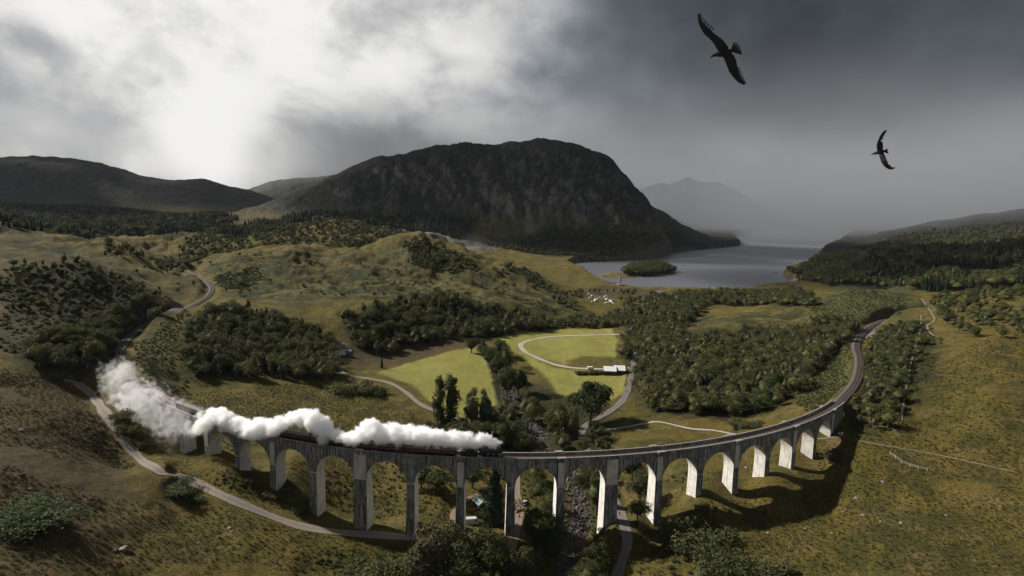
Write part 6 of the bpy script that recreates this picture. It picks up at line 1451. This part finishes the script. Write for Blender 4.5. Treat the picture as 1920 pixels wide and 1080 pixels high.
# ------------------------------------------------------------------ steam from the engine, blown back along and off the viaduct
def on_deck(px, py, off):
    w = pixdir(px, py); a = w[0] ** 2 + w[1] ** 2; b = -2 * (w[0] * VCX + w[1] * VCY); c = VCX ** 2 + VCY ** 2 - (VR + off) ** 2
    t = (-b - math.sqrt(max(0.0, b * b - 4 * a * c))) / (2 * a); return w * t + np.array([0, 0, CAM_Z]), t
PUFFS = [(936,831,6,0,1),(926,830,9,0,1),(915,827,11,0,1),(902,827,12,0,1),(888,829,13,0,1),(876,825,15,0,1),(862,826,15,0,1),(850,824,14,0,1),(838,826,14,0,1),(824,823,16,0,1),(810,820,17,0,1),(796,818,18,0,1),(782,818,18,0,1),(768,817,19,0,1),(754,817,19,0,1),(740,814,19,0,1),(726,819,16,0,1),(712,812,18,0,1),(700,806,18,1,1),(692,798,14,1,1),(684,814,17,1,1),(668,822,14,1,1),(652,822,13,1,1),
    (640,820,13,1,1),(626,814,14,1,1),(612,808,16,1,1),(606,822,12,2,.9),(598,796,18,1,1),(586,786,18,1,1),(575,780,13,1,1),(562,784,15,1,1),(548,784,13,1,1),(536,788,12,1,1),(526,797,14,2,1),(514,803,17,2,1),(500,803,18,2,1),(486,804,20,3,1),(474,806,18,3,1),(460,804,18,3,1),(448,799,17,3,1),(436,797,17,3,1),(424,790,18,4,1),(414,782,17,4,1),(403,782,17,4,.95),(392,790,16,4,.9),(382,795,15,5,.8),(372,804,11,5,.6),(378,782,10,5,.5),
    (360,810,9,6,.5),(352,802,12,6,.35),(346,790,14,6,.34),(336,780,15,6,.34),(330,800,16,7,.36),(318,790,18,7,.36),(308,806,12,7,.3),(304,768,15,6,.3),(298,790,15,8,.34),(288,760,16,7,.42),(282,775,14,8,.3),(276,798,12,8,.28),(268,748,15,7,.45),(262,765,16,8,.42),(250,782,13,8,.3),(254,740,15,7,.5),(244,756,15,7,.5),(234,768,12,7,.36),(226,750,13,7,.34),(218,758,9,7,.25),(228,732,11,5,.28),(218,722,13,5,.3),(214,708,12,4,.32),(224,702,13,3,.38),(234,696,11,2,.36),(240,690,8,1,.24)]
PC, PR, PD = [], [], []
for px, py, r, off, dn in PUFFS:
    p, t = on_deck(px, py, off)
    if px < 352: p = at(px, py, Y=248 + (352 - px) * 0.27); t = np.linalg.norm(p - np.array([0, 0, CAM_Z])); r *= 1.22; dn = min(1, dn * .60)
    PC.append(p); PR.append(r * 1.0 * t / F_PX * 1.05); PD.append(dn)
PC = np.array(PC); PR = np.array(PR); PD = np.array(PD)
me = bpy.data.meshes.new('steam'); me.vertices.add(len(PC)); me.vertices.foreach_set('co', PC.astype(np.float32).ravel())
for nm, arr in (('rad', PR), ('dens', PD)): a = me.attributes.new(nm, 'FLOAT', 'POINT'); a.data.foreach_set('value', arr.astype(np.float32))
steam = link('steam', me); tag(steam, kind='stuff')
ms = bpy.data.materials.new('steam'); ms.use_nodes = True; T = NT(ms.node_tree); T.n.remove(T.n['Principled BSDF']); pv = T.new('ShaderNodeVolumePrincipled')
pv.inputs['Color'].default_value = (1, 1, 1, 1); pv.inputs['Density'].default_value = 1.3; pv.inputs['Anisotropy'].default_value = 0.0; T.l.new(pv.outputs[0], T.n['Material Output'].inputs['Volume'])
g = bpy.data.node_groups.new('steam_plume', 'GeometryNodeTree'); g.interface.new_socket('Geometry', in_out='INPUT', socket_type='NodeSocketGeometry'); g.interface.new_socket('Geometry', in_out='OUTPUT', socket_type='NodeSocketGeometry')
N, Lk = g.nodes, g.links
gi, go = N.new('NodeGroupInput'), N.new('NodeGroupOutput'); vc = N.new('GeometryNodeVolumeCube'); pos = N.new('GeometryNodeInputPosition')
def fm(op, a, b=None, c=None, clamp=False):
    n = N.new('ShaderNodeMath'); n.operation = op; n.use_clamp = clamp
    for s, v in zip(n.inputs, (a, b, c)):
        if v is None: continue
        if isinstance(v, bpy.types.NodeSocket): Lk.new(v, s)
        else: s.default_value = v
    return n.outputs[0]
def vm(op, a, b=None, sc=None):
    n = N.new('ShaderNodeVectorMath'); n.operation = op
    for s, v in zip(n.inputs, (a, b)):
        if v is None: continue
        if isinstance(v, bpy.types.NodeSocket): Lk.new(v, s)
        else: s.default_value = v
    if sc is not None: n.inputs['Scale'].default_value = sc
    return n.outputs['Value'] if op in ('LENGTH', 'DISTANCE') else n.outputs[0]
def nz(scale, det, vec):
    n = N.new('ShaderNodeTexNoise'); Lk.new(vec, n.inputs['Vector']); n.inputs['Scale'].default_value = scale; n.inputs['Detail'].default_value = det; n.inputs['Roughness'].default_value = .55; return n
P0 = pos.outputs[0]
w1 = vm('SCALE', vm('SUBTRACT', nz(.22, 1, P0).outputs['Color'], (.5, .5, .5)), None, 4.2)
w2 = vm('SCALE', vm('SUBTRACT', nz(.6, 5, P0).outputs['Color'], (.5, .5, .5)), None, 3.4)
w3 = vm('SCALE', vm('SUBTRACT', nz(1.7, 3, P0).outputs['Color'], (.5, .5, .5)), None, 1.5)
P1 = vm('ADD', P0, vm('ADD', vm('ADD', w1, w2), w3))
sn = N.new('GeometryNodeSampleNearest'); Lk.new(gi.outputs[0], sn.inputs[0]); Lk.new(P1, sn.inputs['Sample Position'])
def samp(typ, val):
    s = N.new('GeometryNodeSampleIndex'); s.data_type = typ; Lk.new(gi.outputs[0], s.inputs[0]); Lk.new(val, s.inputs['Value']); Lk.new(sn.outputs[0], s.inputs['Index']); return s.outputs[0]
def nat(nm): a = N.new('GeometryNodeInputNamedAttribute'); a.data_type = 'FLOAT'; a.inputs[0].default_value = nm; return a.outputs[0]
cpos = samp('FLOAT_VECTOR', N.new('GeometryNodeInputPosition').outputs[0]); rad = samp('FLOAT', nat('rad')); den_ = samp('FLOAT', nat('dens'))
dist = fm('DIVIDE', vm('DISTANCE', P1, cpos), rad)
thin = fm('SUBTRACT', 1.0, den_)                        # old thin steam has a ragged, soft edge
d0 = fm('SUBTRACT', 1.0, dist)
hole = fm('MULTIPLY', fm('SUBTRACT', nz(.33, 4, P0).outputs[0], .47), fm('MULTIPLY', thin, 6.5))
d1 = fm('MULTIPLY', fm('ADD', d0, hole), fm('ADD', 1.0, fm('MULTIPLY', den_, 3.4)), clamp=True)
Lk.new(fm('MULTIPLY', d1, fm('POWER', den_, 1.7)), vc.inputs['Density'])
lo, hi = PC.min(0) - 7, PC.max(0) + 7
vc.inputs['Min'].default_value = tuple(lo); vc.inputs['Max'].default_value = tuple(hi)
VOX = 0.36
for a_, k in (('Resolution X', 0), ('Resolution Y', 1), ('Resolution Z', 2)): vc.inputs[a_].default_value = int((hi[k] - lo[k]) / VOX)
sm = N.new('GeometryNodeSetMaterial'); sm.inputs['Material'].default_value = ms; Lk.new(vc.outputs[0], sm.inputs[0]); Lk.new(sm.outputs[0], go.inputs[0])
md = steam.modifiers.new('plume', 'NODES'); md.node_group = g; me.materials.append(ms)

# ------------------------------------------------------------------ air
def air(name, density, col, aniso=0.0):
    m = bpy.data.materials.new(name); m.use_nodes = True; t = NT(m.node_tree); t.n.remove(t.n['Principled BSDF']); v = t.new('ShaderNodeVolumePrincipled')
    v.inputs['Color'].default_value = (*col, 1); v.inputs['Density'].default_value = density; v.inputs['Anisotropy'].default_value = aniso; t.l.new(v.outputs[0], t.n['Material Output'].inputs['Volume']); return m
zlo, zhi = float(gz.min()) - 1.0, 1200.0
mb = MB(); mb.box((0, 3560, (zlo + zhi) / 2), (19500, 7400, zhi - zlo)); tag(mb.build('haze', air('haze', 1.3e-5, (0.55, 0.62, 0.72))), kind='stuff')
# a rain shower drifting over the far loch: one volume, thickest low down and away from the mountain
m_mist = bpy.data.materials.new('rain_mist'); m_mist.use_nodes = True; t = NT(m_mist.node_tree); t.n.remove(t.n['Principled BSDF']); v = t.new('ShaderNodeVolumePrincipled')
v.inputs['Color'].default_value = (0.42, 0.44, 0.475, 1)
Pm = t.new('ShaderNodeNewGeometry').outputs['Position']; sx = t.new('ShaderNodeSeparateXYZ'); t.put(sx.inputs[0], Pm)
qm = t.math('ADD', sx.outputs[1], t.math('MULTIPLY', t.math('SUBTRACT', sx.outputs[0], 1200.0), 0.45))
fall = t.math('POWER', 2.718, t.math('MULTIPLY', sx.outputs[2], -1 / 330.0))
patch = t.ramp(t.noise(t.scale(Pm, (0.0011, 0.0011, 0.0022)), 1.0, 2, 0.5), 0.3, 0.7, 0.55, 1.5)
top_ = t.ramp(sx.outputs[2], 600.0, 1140.0, 1.0, 0.0)
t.put(v.inputs['Density'], t.math('MULTIPLY', t.math('MULTIPLY', t.math('MULTIPLY', fall, t.ramp(qm, 2250.0, 3200.0)), t.math('MULTIPLY', patch, top_)), 1.9e-3))
t.l.new(v.outputs[0], t.n['Material Output'].inputs['Volume'])
mb = MB(); mb.box((1700, 4750, 572), (7000, 4900, 1156)); tag(mb.build('rain_mist', m_mist), kind='stuff')

# ------------------------------------------------------------------ clouds added in the sun's path, out of view, to shade the mountains
m_cloud = air('unseen_shade_cloud', 0.0045, (0.96, 0.97, 1.0))
def cloud(lumps, seed, m_cloud=m_cloud):
    rng = np.random.default_rng(seed); bm = bmesh.new()
    for (x, y, z, a, b_, c) in lumps:
        g_ = bmesh.ops.create_icosphere(bm, subdivisions=4, radius=1.0); co = np.array([v.co for v in g_['verts']])
        n_ = 1 + .22 * gnoise(co[:, 0] * 2 + x, co[:, 1] * 2 + co[:, 2] * 2.3 + y, seed) + .12 * gnoise(co[:, 0] * 5 + y, co[:, 1] * 5 + co[:, 2] * 4 + x, seed + 1)
        for v, k in zip(g_['verts'], n_): v.co = Vector((x + v.co.x * a * k, y + v.co.y * b_ * k, z + v.co.z * c * k * (1 if v.co.z > 0 else .55)))
    me = bpy.data.meshes.new('unseen_shade_cloud'); bm.to_mesh(me); bm.free(); me.materials.append(m_cloud); return tag(link('unseen_shade_cloud', me), kind='stuff')
SH = Vector((-sun_dir.x, -sun_dir.y, 0)); 
def over(gx_, gy_, z): k = z / sun_dir.z; return gx_ + sun_dir.x * k, gy_ + sun_dir.y * k, z
L = []
for gx_, gy_, a, b_ in ((400, 2200, 700, 500), (0, 2350, 700, 600), (-1000, 2850, 700, 420), (-1700, 2900, 900, 750), (-2700, 3000, 900, 800), (860, 2120, 400, 340), (-600, 3400, 900, 600), (100, 1950, 700, 420), (-2300, 2600, 800, 450), (-900, 3000, 800, 600)):
    L.append((*over(gx_, gy_, 2650 + 60 * math.sin(gx_)), a, b_, 330))
cloud(L, 3)
L = [(*over(gx_, gy_, 2500), a, b_, 260) for gx_, gy_, a, b_ in ((760, 1150, 380, 330), (1150, 1300, 450, 380), (900, 1000, 330, 220))]  # second unseen cloud, added to darken the plantation right of the loch
cloud(L, 7)
